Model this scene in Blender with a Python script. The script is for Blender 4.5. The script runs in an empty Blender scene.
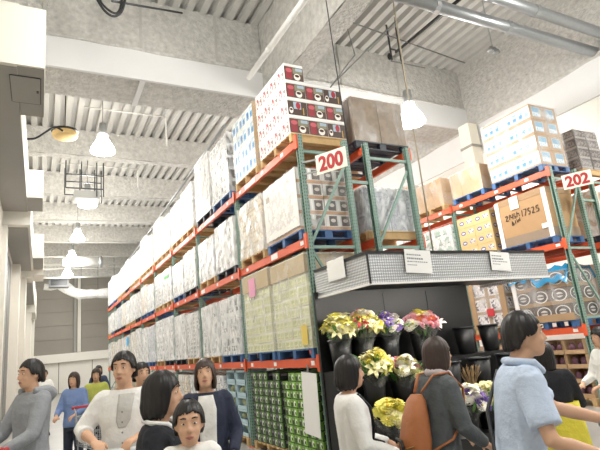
import bpy, bmesh, math, random
from mathutils import Vector, Matrix
random.seed(11)
S = bpy.context.scene
COL = S.collection
PI = math.pi

# ------------------------------------------------------------------ camera
FPX = 488.0
CAMH = 1.65
def _n(v): return Vector(v).normalized()
_d = _n((40-300, 225-371.5, -FPX))                    # aisle direction (vanishing point) in camera axes
_u = _n((95-300, 1760+225, -FPX)); _u = (_u - _d*_u.dot(_d)).normalized()
_r = _d.cross(_u)
RM = Matrix((_r, _d, _u))                             # world from camera axes: X across, Y down the aisle, Z up
cam_d = bpy.data.cameras.new('camera'); cam = bpy.data.objects.new('camera', cam_d); COL.objects.link(cam)
cam_d.sensor_width = 36; cam_d.lens = FPX/600*36; cam_d.clip_end = 200
M4 = RM.to_4x4(); M4.translation = (0, 0, CAMH); cam.matrix_world = M4
S.camera = cam
CAM = Vector((0, 0, CAMH))
def ray(x, y): return RM @ Vector((x-300, 225-y, -FPX)).normalized()
def onX(x, y, X): v = ray(x, y); return CAM + v*(X/v.x)
def onY(x, y, Y): v = ray(x, y); return CAM + v*(Y/v.y)
def onZ(x, y, Z): v = ray(x, y); return CAM + v*((Z-CAMH)/v.z)

# ------------------------------------------------------------------ world, exposure, lamp list
W = bpy.data.worlds.new('world'); S.world = W; W.use_nodes = True
bg = W.node_tree.nodes['Background']; bg.inputs[0].default_value = (1, 1, .985, 1); bg.inputs[1].default_value = 0.22
S.view_settings.view_transform = 'Standard'; S.view_settings.look = 'None'
S.view_settings.exposure = 0.62; S.view_settings.gamma = 1; S.view_settings.use_curve_mapping = False
LAMP_W = 105.0; SPOT_W = 150.0
LAMPS = [(1.3, y, 7.0) for y in (-1.0, 5.5, 12.5, 17.3, 22.4, 26.8, 31.5, 35.6)] + \
        [(7.15, y, 6.2) for y in (-2.0, 2.6, 7.5, 13.0, 19.0)] + [(12.3, y, 6.4) for y in (3.0, 9.5, 16.0)]

# ------------------------------------------------------------------ helpers
def lin(h):
    h = h.lstrip('#'); c = [int(h[i:i+2], 16)/255 for i in (0, 2, 4)]
    return tuple((v/12.92 if v <= .04045 else ((v+.055)/1.055)**2.4) for v in c) + (1,)
MATS = {}
def newmat(name):
    m = bpy.data.materials.new(name); m.use_nodes = True; MATS[name] = m
    return m, m.node_tree, m.node_tree.nodes, m.node_tree.links
def mat(name, col, rough=.6, metal=0, noise=.0, nscale=20, bump=0, bscale=60, rnd=0, emit=None, estr=0, spec=.5):
    if name in MATS: return MATS[name]
    m, nt, N, L = newmat(name); b = N['Principled BSDF']
    b.inputs['Roughness'].default_value = rough; b.inputs['Metallic'].default_value = metal
    b.inputs['Specular IOR Level'].default_value = spec
    c = lin(col); b.inputs['Base Color'].default_value = c
    tc = N.new('ShaderNodeTexCoord')
    if noise or rnd:
        n = N.new('ShaderNodeTexNoise'); n.inputs['Scale'].default_value = nscale; n.inputs['Detail'].default_value = 4
        L.new(tc.outputs['Object'], n.inputs['Vector'])
        mr = N.new('ShaderNodeMapRange'); mr.inputs[3].default_value = 1-noise; mr.inputs[4].default_value = 1+noise
        L.new(n.outputs['Fac'], mr.inputs[0])
        src = mr.outputs[0]
        if rnd:
            oi = N.new('ShaderNodeObjectInfo'); m2 = N.new('ShaderNodeMapRange')
            m2.inputs[3].default_value = 1-rnd; m2.inputs[4].default_value = 1+rnd
            L.new(oi.outputs['Random'], m2.inputs[0])
            mu = N.new('ShaderNodeMath'); mu.operation = 'MULTIPLY'; L.new(src, mu.inputs[0]); L.new(m2.outputs[0], mu.inputs[1]); src = mu.outputs[0]
        vm = N.new('ShaderNodeVectorMath'); vm.operation = 'SCALE'; vm.inputs[0].default_value = c[:3]
        L.new(src, vm.inputs['Scale']); L.new(vm.outputs[0], b.inputs['Base Color'])
    if bump:
        n = N.new('ShaderNodeTexNoise'); n.inputs['Scale'].default_value = bscale; n.inputs['Detail'].default_value = 6
        L.new(tc.outputs['Object'], n.inputs['Vector'])
        bp = N.new('ShaderNodeBump'); bp.inputs['Strength'].default_value = bump; bp.inputs['Distance'].default_value = .05
        L.new(n.outputs['Fac'], bp.inputs['Height']); L.new(bp.outputs[0], b.inputs['Normal'])
    if emit:
        b.inputs['Emission Color'].default_value = lin(emit); b.inputs['Emission Strength'].default_value = estr
    return m
def _math(N, L, op, a, b=None):
    n = N.new('ShaderNodeMath'); n.operation = op
    for i, v in enumerate((a, b)):
        if v is None: continue
        if isinstance(v, (int, float)): n.inputs[i].default_value = v
        else: L.new(v, n.inputs[i])
    return n.outputs[0]
def printmat(name, base, items, rep=(1, 1), rough=.55, noise=.06, rnd=.06, streak=0):
    """flat print on a carton: items = ('r', u0,u1,v0,v1,colour) or ('e', cu,cv,ru,rv,colour) or ('n', u0,u1,v0,v1,colour,scale) noisy lettering"""
    if name in MATS: return MATS[name]
    m, nt, N, L = newmat(name); b = N['Principled BSDF']; b.inputs['Roughness'].default_value = rough
    uv = N.new('ShaderNodeUVMap'); sp = N.new('ShaderNodeSeparateXYZ'); L.new(uv.outputs[0], sp.inputs[0])
    u = _math(N, L, 'FRACT', _math(N, L, 'MULTIPLY', sp.outputs[0], rep[0])); v = _math(N, L, 'FRACT', _math(N, L, 'MULTIPLY', sp.outputs[1], rep[1]))
    tc = N.new('ShaderNodeTexCoord')
    col = N.new('ShaderNodeRGB'); col.outputs[0].default_value = lin(base); cur = col.outputs[0]
    for it in items:
        if it[0] in 'rn':
            u0, u1, v0, v1 = it[1:5]
            a = _math(N, L, 'LESS_THAN', _math(N, L, 'ABSOLUTE', _math(N, L, 'SUBTRACT', u, (u0+u1)/2)), (u1-u0)/2)
            c = _math(N, L, 'LESS_THAN', _math(N, L, 'ABSOLUTE', _math(N, L, 'SUBTRACT', v, (v0+v1)/2)), (v1-v0)/2)
            k = _math(N, L, 'MULTIPLY', a, c)
            if it[0] == 'n':
                nz = N.new('ShaderNodeTexNoise'); nz.inputs['Scale'].default_value = it[6]; nz.inputs['Detail'].default_value = 1
                L.new(tc.outputs['Object'], nz.inputs['Vector'])
                k = _math(N, L, 'MULTIPLY', k, _math(N, L, 'GREATER_THAN', nz.outputs['Fac'], .5))
        else:
            cu, cv, ru, rv = it[1:5]
            du = _math(N, L, 'DIVIDE', _math(N, L, 'SUBTRACT', u, cu), ru); dv = _math(N, L, 'DIVIDE', _math(N, L, 'SUBTRACT', v, cv), rv)
            k = _math(N, L, 'LESS_THAN', _math(N, L, 'ADD', _math(N, L, 'MULTIPLY', du, du), _math(N, L, 'MULTIPLY', dv, dv)), 1)
        mx = N.new('ShaderNodeMix'); mx.data_type = 'RGBA'; L.new(k, mx.inputs[0]); L.new(cur, mx.inputs[6]); mx.inputs[7].default_value = lin(it[5])
        cur = mx.outputs[2]
    nz = N.new('ShaderNodeTexNoise'); nz.inputs['Scale'].default_value = 9; nz.inputs['Detail'].default_value = 3; L.new(tc.outputs['Object'], nz.inputs['Vector'])
    mr = N.new('ShaderNodeMapRange'); mr.inputs[3].default_value = 1-noise; mr.inputs[4].default_value = 1+noise; L.new(nz.outputs['Fac'], mr.inputs[0])
    oi = N.new('ShaderNodeObjectInfo'); m2 = N.new('ShaderNodeMapRange'); m2.inputs[3].default_value = 1-rnd; m2.inputs[4].default_value = 1+rnd; L.new(oi.outputs['Random'], m2.inputs[0])
    vm = N.new('ShaderNodeVectorMath'); vm.operation = 'SCALE'; L.new(cur, vm.inputs[0]); L.new(_math(N, L, 'MULTIPLY', mr.outputs[0], m2.outputs[0]), vm.inputs['Scale'])
    L.new(vm.outputs[0], b.inputs['Base Color'])
    return m
def filmmat(name, col='#ffffff', lo=.08, hi=.55, scale=5, tint=None):
    if name in MATS: return MATS[name]
    m, nt, N, L = newmat(name); b = N['Principled BSDF']; b.inputs['Base Color'].default_value = lin(col); b.inputs['Roughness'].default_value = .22
    t = N.new('ShaderNodeBsdfTransparent'); mx = N.new('ShaderNodeMixShader'); out = N['Material Output']
    if tint: t.inputs[0].default_value = lin(tint)
    tc = N.new('ShaderNodeTexCoord'); mp = N.new('ShaderNodeMapping'); mp.inputs['Scale'].default_value = (1, 1, .55); mp.inputs['Rotation'].default_value = (.5, .35, 0)
    n = N.new('ShaderNodeTexNoise'); n.inputs['Scale'].default_value = scale; n.inputs['Detail'].default_value = 2.5; n.inputs['Distortion'].default_value = .5
    L.new(tc.outputs['Object'], mp.inputs[0]); L.new(mp.outputs[0], n.inputs['Vector'])
    mr = N.new('ShaderNodeMapRange'); mr.inputs[1].default_value = .42; mr.inputs[2].default_value = .68; mr.inputs[3].default_value = lo; mr.inputs[4].default_value = hi
    L.new(n.outputs['Fac'], mr.inputs[0]); L.new(mr.outputs[0], mx.inputs[0]); L.new(t.outputs[0], mx.inputs[1]); L.new(b.outputs[0], mx.inputs[2]); L.new(mx.outputs[0], out.inputs[0])
    bp = N.new('ShaderNodeBump'); bp.inputs['Strength'].default_value = .22; bp.inputs['Distance'].default_value = .1; L.new(n.outputs['Fac'], bp.inputs['Height']); L.new(bp.outputs[0], b.inputs['Normal'])
    return m

class MB:
    def __init__(s): s.v = []; s.f = []; s.uv = []; s.mi = []; s.cm = 0
    def face(s, idx, uv=None): s.f.append(tuple(idx)); s.uv.append(uv); s.mi.append(s.cm)
    def box(s, x0, x1, y0, y1, z0, z1, jit=0):
        b = len(s.v)
        P = [(x0,y0,z0),(x1,y0,z0),(x1,y1,z0),(x0,y1,z0),(x0,y0,z1),(x1,y0,z1),(x1,y1,z1),(x0,y1,z1)]
        if jit: P = [tuple(c+random.uniform(-jit, jit) for c in p) for p in P]
        s.v += P; q = [(0,0),(1,0),(1,1),(0,1)]
        for f in ((0,1,5,4),(1,2,6,5),(2,3,7,6),(3,0,4,7),(4,5,6,7),(3,2,1,0)): s.face([b+i for i in f], q)
        return s
    def bbox(s, c, d): return s.box(c[0]-d[0]/2, c[0]+d[0]/2, c[1]-d[1]/2, c[1]+d[1]/2, c[2]-d[2]/2, c[2]+d[2]/2)
    def bar(s, a, b, w, h=None):
        """square bar from a to b"""
        h = h or w; a = Vector(a); b = Vector(b); d = (b-a).normalized()
        up = Vector((0,0,1)) if abs(d.z) < .95 else Vector((0,1,0)); r = d.cross(up).normalized(); u = r.cross(d)
        i = len(s.v)
        for p in (a, b):
            for (sx, sy) in ((-1,-1),(1,-1),(1,1),(-1,1)): s.v.append(tuple(p + r*sx*w/2 + u*sy*h/2))
        q = [(0,0),(1,0),(1,1),(0,1)]
        for f in ((0,1,5,4),(1,2,6,5),(2,3,7,6),(3,0,4,7),(4,5,6,7),(3,2,1,0)): s.face([i+k for k in f], q)
        return s
    def tube(s, pts, rad, n=8, cap=True, flat=1.0):
        """tube along a polyline; rad a number or list; flat squeezes the section's second axis"""
        pts = [Vector(p) for p in pts]
        if not hasattr(rad, '__len__'): rad = [rad]*len(pts)
        i0 = len(s.v); pr = None
        for k, p in enumerate(pts):
            d = (pts[min(k+1, len(pts)-1)] - pts[max(k-1, 0)]).normalized()
            if pr is None:
                up = Vector((0,0,1)) if abs(d.z) < .9 else Vector((0,1,0)); r = d.cross(up).normalized()
            else: r = (pr - d*pr.dot(d)).normalized()
            pr = r; u = r.cross(d)
            for j in range(n):
                a = 2*PI*j/n; s.v.append(tuple(p + r*math.cos(a)*rad[k] + u*math.sin(a)*rad[k]*flat))
        for k in range(len(pts)-1):
            for j in range(n):
                a = i0+k*n+j; b = i0+k*n+(j+1) % n; s.face((a, b, b+n, a+n), [(j/n,k),((j+1)/n,k),((j+1)/n,k+1),(j/n,k+1)])
        if cap:
            s.face([i0+j for j in range(n)][::-1]); e = i0+(len(pts)-1)*n; s.face([e+j for j in range(n)])
        return s
    def loft(s, rings, cap=True):
        """rings: list of equal-length lists of points"""
        i0 = len(s.v); n = len(rings[0])
        for r in rings: s.v += [tuple(p) for p in r]
        for k in range(len(rings)-1):
            for j in range(n):
                a = i0+k*n+j; b = i0+k*n+(j+1) % n; s.face((a, b, b+n, a+n), [(j/n,k/(len(rings)-1)),((j+1)/n,k/(len(rings)-1)),((j+1)/n,(k+1)/(len(rings)-1)),(j/n,(k+1)/(len(rings)-1))])
        if cap:
            s.face([i0+j for j in range(n)][::-1]); e = i0+(len(rings)-1)*n; s.face([e+j for j in range(n)])
        return s
    def lathe(s, c, prof, n=14, cap=False):
        return s.loft([[(c[0]+r*math.cos(2*PI*j/n), c[1]+r*math.sin(2*PI*j/n), c[2]+z) for j in range(n)] for r, z in prof], cap)
    def ell(s, c, r, n=12, m=8, rot=None):
        rings = []
        for k in range(m+1):
            t = -PI/2 + PI*(k+.02)/(m+.04); ring = []
            for j in range(n):
                a = 2*PI*j/n; p = Vector((r[0]*math.cos(t)*math.cos(a), r[1]*math.cos(t)*math.sin(a), r[2]*math.sin(t)))
                if rot: p = rot @ p
                ring.append(Vector(c)+p)
            rings.append(ring)
        return s.loft(rings)
    def mesh(s, name, mats, smooth=False):
        me = bpy.data.meshes.new(name); me.from_pydata(s.v, [], s.f)
        for m in (mats if isinstance(mats, (list, tuple)) else [mats]): me.materials.append(m)
        ul = me.uv_layers.new(name='UVMap').data; k = 0
        for f, uv in zip(s.f, s.uv):
            for i in range(len(f)):
                if uv: ul[k].uv = uv[i]
                k += 1
        me.polygons.foreach_set('material_index', s.mi)
        if smooth: me.polygons.foreach_set('use_smooth', [True]*len(s.f))
        me.update(); return me
    def build(s, name, mats, parent=None, smooth=False, loc=None):
        return obj(name, s.mesh(name, mats, smooth), parent, loc)
def obj(name, me, parent=None, loc=None, rot=None):
    o = bpy.data.objects.new(name, me); COL.objects.link(o)
    if parent: o.parent = parent
    if loc is not None: o.location = loc
    if rot is not None: o.rotation_euler = rot
    return o
def tag(o, label, cat, group=None):
    o['label'] = label; o['category'] = cat
    if group: o['group'] = group
    return o
def thing(name, label, cat, loc=(0,0,0), rz=0, group=None):
    o = obj(name, None, None, loc, (0,0,rz)); o.empty_display_size = .1
    return tag(o, label, cat, group)
def struct(o): o['kind'] = 'structure'; return o
ORD = ['first','second','third','fourth','fifth','sixth','seventh','eighth','ninth','tenth','eleventh','twelfth','thirteenth','fourteenth','fifteenth','sixteenth','seventeenth','eighteenth','nineteenth','twentieth','twenty-first','twenty-second','twenty-third','twenty-fourth','twenty-fifth','twenty-sixth','twenty-seventh','twenty-eighth','twenty-ninth','thirtieth']

# common materials
ORANGE = mat('orange_paint', '#e2603a', .42, noise=.08, nscale=6)
WHITE = mat('white_paint', '#eeeae2', .6, noise=.03, nscale=3)
PLAINW = mat('white_card', '#f6f5f2', .6)
BLACK = mat('black_plastic', '#191b1e', .45)
STEEL = mat('galvanised_steel', '#a9acae', .38, .7, noise=.12, nscale=15)
DARKST = mat('dark_steel', '#4a4c4e', .45, .4)
ROUGH = mat('sprayed_fireproofing', '#c4c2bd', .95, noise=.42, nscale=9, bump=1.0, bscale=16)
KRAFT = mat('kraft_cardboard', '#b99a76', .75, noise=.07, nscale=8, rnd=.08)
DKRAFT = mat('dark_kraft_cardboard', '#8d7a63', .75, noise=.1, nscale=8, rnd=.08)
WOOD = mat('pallet_wood', '#c9a878', .8, noise=.2, nscale=14, rnd=.12)
BLUEP = mat('blue_pallet_plastic', '#426a9c', .5, noise=.06)
DARKP = mat('dark_pallet_plastic', '#2d3440', .5, noise=.06)
FILM = filmmat('stretch_film', lo=.12, hi=.7, scale=6)
FILMW = filmmat('stretch_film_dense', lo=.28, hi=.85, scale=5)
FILMT = filmmat('stretch_film_thin', lo=.05, hi=.34, scale=3.2)
def green_post():
    m, nt, N, L = newmat('green_perforated_steel'); b = N['Principled BSDF']; b.inputs['Roughness'].default_value = .45
    uv = N.new('ShaderNodeUVMap'); sp = N.new('ShaderNodeSeparateXYZ'); L.new(uv.outputs[0], sp.inputs[0])
    u = sp.outputs[0]; v = _math(N, L, 'FRACT', _math(N, L, 'MULTIPLY', sp.outputs[1], 1))
    hu = _math(N, L, 'FRACT', _math(N, L, 'MULTIPLY', u, 2))
    du = _math(N, L, 'DIVIDE', _math(N, L, 'SUBTRACT', hu, .5), .2); dv = _math(N, L, 'DIVIDE', _math(N, L, 'SUBTRACT', v, .5), .26)
    k = _math(N, L, 'LESS_THAN', _math(N, L, 'ADD', _math(N, L, 'MULTIPLY', du, du), _math(N, L, 'MULTIPLY', dv, dv)), 1)
    mx = N.new('ShaderNodeMix'); mx.data_type = 'RGBA'; L.new(k, mx.inputs[0]); mx.inputs[6].default_value = lin('#7f9c8f'); mx.inputs[7].default_value = lin('#3c4f47')
    L.new(mx.outputs[2], b.inputs['Base Color']); return m
GPOST = green_post()
GREEN = mat('green_paint', '#87a598', .45, noise=.08)

# ------------------------------------------------------------------ the building
def floor_mat():
    m, nt, N, L = newmat('polished_concrete'); b = N['Principled BSDF']; b.inputs['Roughness'].default_value = .28
    tc = N.new('ShaderNodeTexCoord'); n = N.new('ShaderNodeTexNoise'); n.inputs['Scale'].default_value = 1.3; n.inputs['Detail'].default_value = 8
    L.new(tc.outputs['Object'], n.inputs['Vector']); cr = N.new('ShaderNodeValToRGB')
    cr.color_ramp.elements[0].color = lin('#8f8e8a'); cr.color_ramp.elements[1].color = lin('#b5b3ae'); L.new(n.outputs['Fac'], cr.inputs[0]); L.new(cr.outputs[0], b.inputs['Base Color'])
    return m
struct(MB().box(-6, 16, -8, 41, -.2, 0).build('floor', floor_mat()))
DECK = mat('deck_steel', '#c6c5c1', .5, noise=.05, nscale=2)
# corrugated deck, ribs run down the aisle
mb = MB(); px = -4.0; prof = []
while px < 16:
    prof += [(px, 8.85), (px+.15, 8.85), (px+.17, 8.99), (px+.28, 8.99)]; px += .30
ya, yb = -8, 41
i0 = len(mb.v)
for x, z in prof: mb.v += [(x, ya, z), (x, yb, z)]
for k in range(len(prof)-1): mb.face((2*k, 2*k+1, 2*k+3, 2*k+2))
ceil = struct(mb.build('ceiling', DECK))
BAND = mat('smooth_flashing', '#dcdcdc', .5, noise=.03, nscale=2)
def beam(x0, x1, y0, y1, z0, z1, split=None):
    """sprayed beam with a smooth flashing band at its lower part"""
    m = MB()
    # uneven sprayed faces: a subdivided box with jitter
    z = split or z0
    nx = max(1, int((x1-x0)/.35)); ny = max(1, int((y1-y0)/.35)); nz = max(2, int((z1-z)/.3))
    def grid(f, nu, nv):
        i = len(m.v)
        for a in range(nu+1):
            for b in range(nv+1): m.v.append(f(a/nu, b/nv))
        for a in range(nu):
            for b in range(nv): q = i+a*(nv+1)+b; m.face((q, q+nv+1, q+nv+2, q+1))
    j = lambda: random.uniform(-.018, .018)
    grid(lambda a, b: (x0+(x1-x0)*a, y0+j(), z+(z1-z)*b), nx, nz)
    grid(lambda a, b: (x0+(x1-x0)*a, y1+j(), z+(z1-z)*b), nx, nz)
    grid(lambda a, b: (x0+j(), y0+(y1-y0)*a, z+(z1-z)*b), ny, nz)
    grid(lambda a, b: (x1+j(), y0+(y1-y0)*a, z+(z1-z)*b), ny, nz)
    grid(lambda a, b: (x0+(x1-x0)*a, y0+(y1-y0)*b, z+j()), nx, ny)
    m.build('ceiling_beam', ROUGH, ceil)
    if split:
        MB().box(x0-.03*(x1-x0 < 2), x1+.03*(x1-x0 < 2), y0-.035, y0+.03, z0, split).build('beam_flashing', BAND, ceil)
        MB().box(x0, x1, y0+.03, y1, z0+.04, split-.02).build('beam_soffit', ROUGH, ceil)
beam(-1.2, 10.55, 8.9, 10.0, 7.0, 8.88, 7.65)                 # main beam across the aisles
for y in (15.5, 19.4, 23.3, 27.2, 31.1, 35.0, 38.6): beam(-1.2, 14, y, y+.35, 8.02, 8.88)
beam(4.27, 4.70, -6, 8.86, 7.0, 8.88)                         # girder above the near racks
for y in (-4.0, 2.4): beam(-4, 4.2, y, y+.5, 7.6, 8.88)
# right girder with flashing on its aisle side
MB().box(10.55, 11.0, -6, 26, 7.02, 8.88).build('ceiling_girder', ROUGH, ceil)
MB().box(10.5, 10.56, -6, 26, 6.2, 7.05).build('beam_flashing', BAND, ceil)
mb = MB(); random.seed(5)
pts = [(10.5+random.uniform(-.02,.02), y*.6-6, 7.04+random.uniform(-.03,.03)) for y in range(54)]
mb.tube(pts, [.05+random.uniform(-.015,.02) for _ in pts], 7).build('fireproofing_edge', ROUGH, ceil)
mb = MB(); pts = [(x*.5-1, 8.86, 7.65+random.uniform(-.02,.02)) for x in range(24)]
mb.tube(pts, [.03+random.uniform(-.012,.015) for _ in pts], 7).build('fireproofing_edge', ROUGH, ceil)
for x in (-.1, 1.62, 3.2, 6.4, 8.2):                          # vertical seams on the main beam
    MB().box(x, x+.05, 8.865, 8.885, 7.66, 8.84).build('beam_seam', mat('seam_grey', '#b6b4ae', .9), ceil)
MB().box(1.62, 1.72, 8.94, 9.99, 6.99, 7.03).build('soffit_strap', BAND, ceil)

# left wall: wall, boxed soffit, protruding boxes, pilasters
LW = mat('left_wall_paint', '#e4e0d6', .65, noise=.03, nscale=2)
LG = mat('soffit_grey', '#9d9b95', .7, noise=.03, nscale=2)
_w = MB().box(-1.25, -1.0, 9.0, 40, 0, 8.9); _w.box(-2.6, -2.4, -8, 9.2, 0, 8.9); _w.box(-2.4, -1.25, 9.0, 9.2, 0, 8.9)  # recessed stretch nearer the camera is added, unseen, to block world light
lw = struct(_w.build('wall_left', LW))
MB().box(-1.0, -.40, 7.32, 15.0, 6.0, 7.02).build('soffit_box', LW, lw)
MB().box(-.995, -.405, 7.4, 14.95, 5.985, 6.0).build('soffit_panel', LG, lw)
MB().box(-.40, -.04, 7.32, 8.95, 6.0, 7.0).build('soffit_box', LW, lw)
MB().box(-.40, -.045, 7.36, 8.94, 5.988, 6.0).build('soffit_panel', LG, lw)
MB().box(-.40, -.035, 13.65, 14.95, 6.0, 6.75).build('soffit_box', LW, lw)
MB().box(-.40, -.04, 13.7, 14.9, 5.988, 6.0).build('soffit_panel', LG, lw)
fr = MB()
a = (-.50, -.10, 7.62, 8.45)
h = MB().box(a[0], a[1], a[2], a[3], 5.975, 5.986).build('access_hatch', LG, lw)
for b in ((a[0]-.012, a[0], a[2], a[3]), (a[1], a[1]+.012, a[2], a[3]), (a[0], a[1], a[2]-.015, a[2]), (a[0], a[1], a[3], a[3]+.015)):
    fr.box(b[0], b[1], b[2], b[3], 5.976, 5.987)
fr.build('hatch_frame', DARKST, h)
MB().box(a[1]-.05, a[1]-.02, 8.0, 8.06, 5.965, 5.975).build('hatch_latch', DARKST, h)
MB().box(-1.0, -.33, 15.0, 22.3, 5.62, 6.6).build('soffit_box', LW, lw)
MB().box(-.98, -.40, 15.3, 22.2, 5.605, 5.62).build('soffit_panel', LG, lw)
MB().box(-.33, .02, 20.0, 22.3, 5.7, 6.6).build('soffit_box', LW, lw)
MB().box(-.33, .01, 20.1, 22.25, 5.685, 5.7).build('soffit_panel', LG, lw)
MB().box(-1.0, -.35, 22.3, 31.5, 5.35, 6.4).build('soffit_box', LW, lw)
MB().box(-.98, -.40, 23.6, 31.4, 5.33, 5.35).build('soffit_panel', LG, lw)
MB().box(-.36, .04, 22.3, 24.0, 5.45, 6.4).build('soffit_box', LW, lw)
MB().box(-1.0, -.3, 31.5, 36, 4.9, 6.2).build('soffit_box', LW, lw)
for (y, w, d) in ((15.0, .5, .12), (20.6, .7, .26), (22.4, 1.2, .42), (31.6, .8, .5), (36, .8, .62)):
    MB().box(-1.0, -1.0+d, y, y+w, 0, 5.6).build('pilaster', LW, lw)
for y in (11.0, 16.2, 18.2, 25, 28): MB().box(-1.0, -.985, y, y+1.6, .1, 5.4).build('wall_panel', mat('louvre_grey', '#7d7e7b', .5, noise=.05), lw)
MB().box(-1.0, -.985, 9.0, 40, 0, .12).build('skirting', LG, lw)

# back wall: siding panels
BW = mat('siding_grey', '#948f86', .6, noise=.04, nscale=2, rnd=.03)
bw = struct(MB().box(-1.25, 14, 40.02, 40.2, 0, 8.9).build('wall_back', mat('joint_grey', '#8d8981', .7)))
for (x0, x1) in ((-1.0, 2.05), (2.65, 5.6), (5.7, 9.2), (9.3, 13.9)):
    for k in range(6): MB().box(x0, x1, 39.97, 40.02, 2.75+k*.98, 2.75+k*.98+.955).build('siding_panel', BW, bw)
MB().box(2.12, 2.3, 39.8, 40.02, 2.75, 8.6).build('downpipe', LG, bw)
MB().box(2.36, 2.6, 39.86, 40.02, 2.75, 8.6).build('downpipe', LW, bw)
MB().box(-1, 13.9, 39.7, 40.02, 2.12, 2.72).build('canopy_beam', WHITE, bw)
for k in range(5): MB().box(-1+k*2.2, 1.15+k*2.2, 39.97, 40.02, .02, 2.1).build('lower_panel', WHITE, bw)
struct(MB().box(14, 14.2, -8, 40.2, 0, 8.9).build('wall_right', mat('right_wall_paint', '#f2f0ea', .6, noise=.02)))
# free-standing column under the girder
cl = MB().box(10.03, 10.36, 8.45, 8.8, .0, 6.98).build('building_column', mat('column_cream', '#e9e4d4', .6))
tag(cl, 'cream boxed column rising behind the blue-printed cartons of the 202 rack', 'column')
MB().box(10.0, 10.38, 8.42, 8.83, 6.3, 6.36).build('collar', LG, cl)

# ------------------------------------------------------------------ lamps
GLOW = mat('lamp_glow', '#fffdf5', .5, emit='#fffaf0', estr=26)
bell = MB().lathe((0,0,0), [(.12,.40),(.13,.30),(.19,.19),(.27,.05),(.30,-.06),(.295,-.07),(.1,-.075),(.02,-.08)], 18, True).mesh('reflector', GLOW, True)
hous = MB().lathe((0,0,0), [(.03,.74),(.09,.72),(.1,.54),(.1,.42),(.09,.40)], 14, True).mesh('ballast_housing', STEEL, True)
LDIST = ['nearest above the left aisle','second from the camera above the left aisle','third down the left aisle','fourth down the left aisle','fifth down the left aisle','sixth down the left aisle','seventh down the left aisle','farthest down the left aisle']
for i, p in enumerate(LAMPS):
    if i < 8: lb = 'glowing bell-shaped high-bay lamp, ' + LDIST[i]
    elif i < 13: lb = 'glowing high-bay lamp above the aisle between signs 200 and 202, %s from the camera' % ORD[i-8]
    else: lb = 'glowing high-bay lamp by the white right wall, %s from the camera' % ORD[i-13]
    t = thing('high_bay_lamp', lb, 'lamp', p, 0, 'high-bay lamps')
    obj('reflector', bell, t); obj('ballast_housing', hous, t)
    MB().tube([(0,0,.7), (0,0,8.86-p[2])], .008, 5).build('suspension_cord', DARKST, t)
    ld = bpy.data.lights.new('lamp_light', 'POINT'); ld.energy = LAMP_W; ld.color = (1, .99, .96); ld.shadow_soft_size = .25
    lo = bpy.data.objects.new('lamp_light', ld); COL.objects.link(lo); lo.parent = t; lo.location = (0, 0, -.42)
    sd = bpy.data.lights.new('lamp_beam', 'SPOT'); sd.energy = SPOT_W; sd.color = (1, .99, .96); sd.spot_size = 2.7; sd.spot_blend = .7; sd.shadow_soft_size = .25
    so = bpy.data.objects.new('lamp_beam', sd); COL.objects.link(so); so.parent = t; so.location = (0, 0, -.3)
# small twin spot on the deck
t = thing('twin_spot', 'small twin-head spotlight hanging from the corrugated deck', 'lamp', onZ(493, 50, 7.55))
MB().tube([(0,0,.06), (0,0,1.32)], .012, 6).build('drop_rod', STEEL, t)
for s in (-1, 1): MB().lathe((s*.09,0,-.06), [(.03,.1),(.07,.06),(.085,0),(.07,-.01)], 10, True).build('spot_head', STEEL, t, True)
MB().box(-.1,.1,-.02,.02,.02,.07).build('cross_bar', STEEL, t)

# ------------------------------------------------------------------ pipes, conduits, cables under the deck
def pipe(label, pts, r, m=STEEL, name='ceiling_pipe', cat='pipe', cl=(), n=10):
    o = MB().tube(pts, r, n).build(name, m, None, True); tag(o, label, cat)
    for q in cl:
        d = (Vector(pts[-1])-Vector(pts[0])).normalized(); q = Vector(pts[0])+d*q
        MB().tube([q-d*.05, q+d*.05], r*1.12, n).build('coupling', m, o)
    return o
PIPEG = mat('pipe_grey', '#7c7e7e', .5, .2)
PW = mat('pipe_white', '#d8d7d2', .5)
pipe('pale pipe running down the aisle past the coffee cartons to the main beam', [(3.5,-2,6.82),(3.5,7.9,6.82)], .055, PW, cl=(8.0, 8.9))
pipe('long thin grey pipe above the top loads of the 200 rack', [(3.72,10.05,6.82),(3.9,20,6.82),(4.05,30,6.82)], .04, STEEL)
pipe('upper of two thick grey pipes crossing the top right corner', [(4.75,4.86,7.35),(13.9,4.75,7.25)], .105, STEEL, cl=(2.2, 3.4, 5.9))
pipe('lower of two thick grey pipes crossing the top right corner', [(4.75,5.32,7.22),(13.9,5.1,7.12)], .11, STEEL, cl=(1.3, 3.1))
A = onZ(345,20,8.35); B = onZ(465,63,8.35)
pipe('thin sprinkler pipe crossing below the deck with a short drop', [onY(330,88,8.2), onZ(355,55,7.6), A, B], .016, PIPEG, 'sprinkler_pipe')
pipe('thin dark conduit slanting behind the coffee cartons', [onY(335,82,8.75), onZ(397,20,8.4)], .016, PIPEG, 'conduit', 'pipe')
pipe('dark conduit slanting between the thick pipes and the deck', [onZ(466,-6,7.6), onZ(396,52,8.6)], .035, BLACK, 'conduit', 'pipe')
pipe('short dark sprinkler arm with a tee above the brown wrapped cartons', [onZ(391,61,7.9), onZ(425,68,7.9)], .016, PIPEG, 'sprinkler_pipe')
t = thing('sprinkler_bracket', 'dark sprinkler bracket hanging over the brown wrapped cartons', 'bracket', onZ(392,60,7.9))
MB().bar((0,0,.0),(0,0,.95),.03).build('hanger_rod', DARKST, t)
MB().bar((-.02,0,.3),(.28,.0,.3),.025).build('cross_arm', DARKST, t); MB().bar((.28,0,.02),(.28,0,.95),.025).build('hanger_rod', DARKST, t)
MB().ell((-.06,0,.08),(.05,.05,.09)).build('valve', BLACK, t, True)
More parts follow.
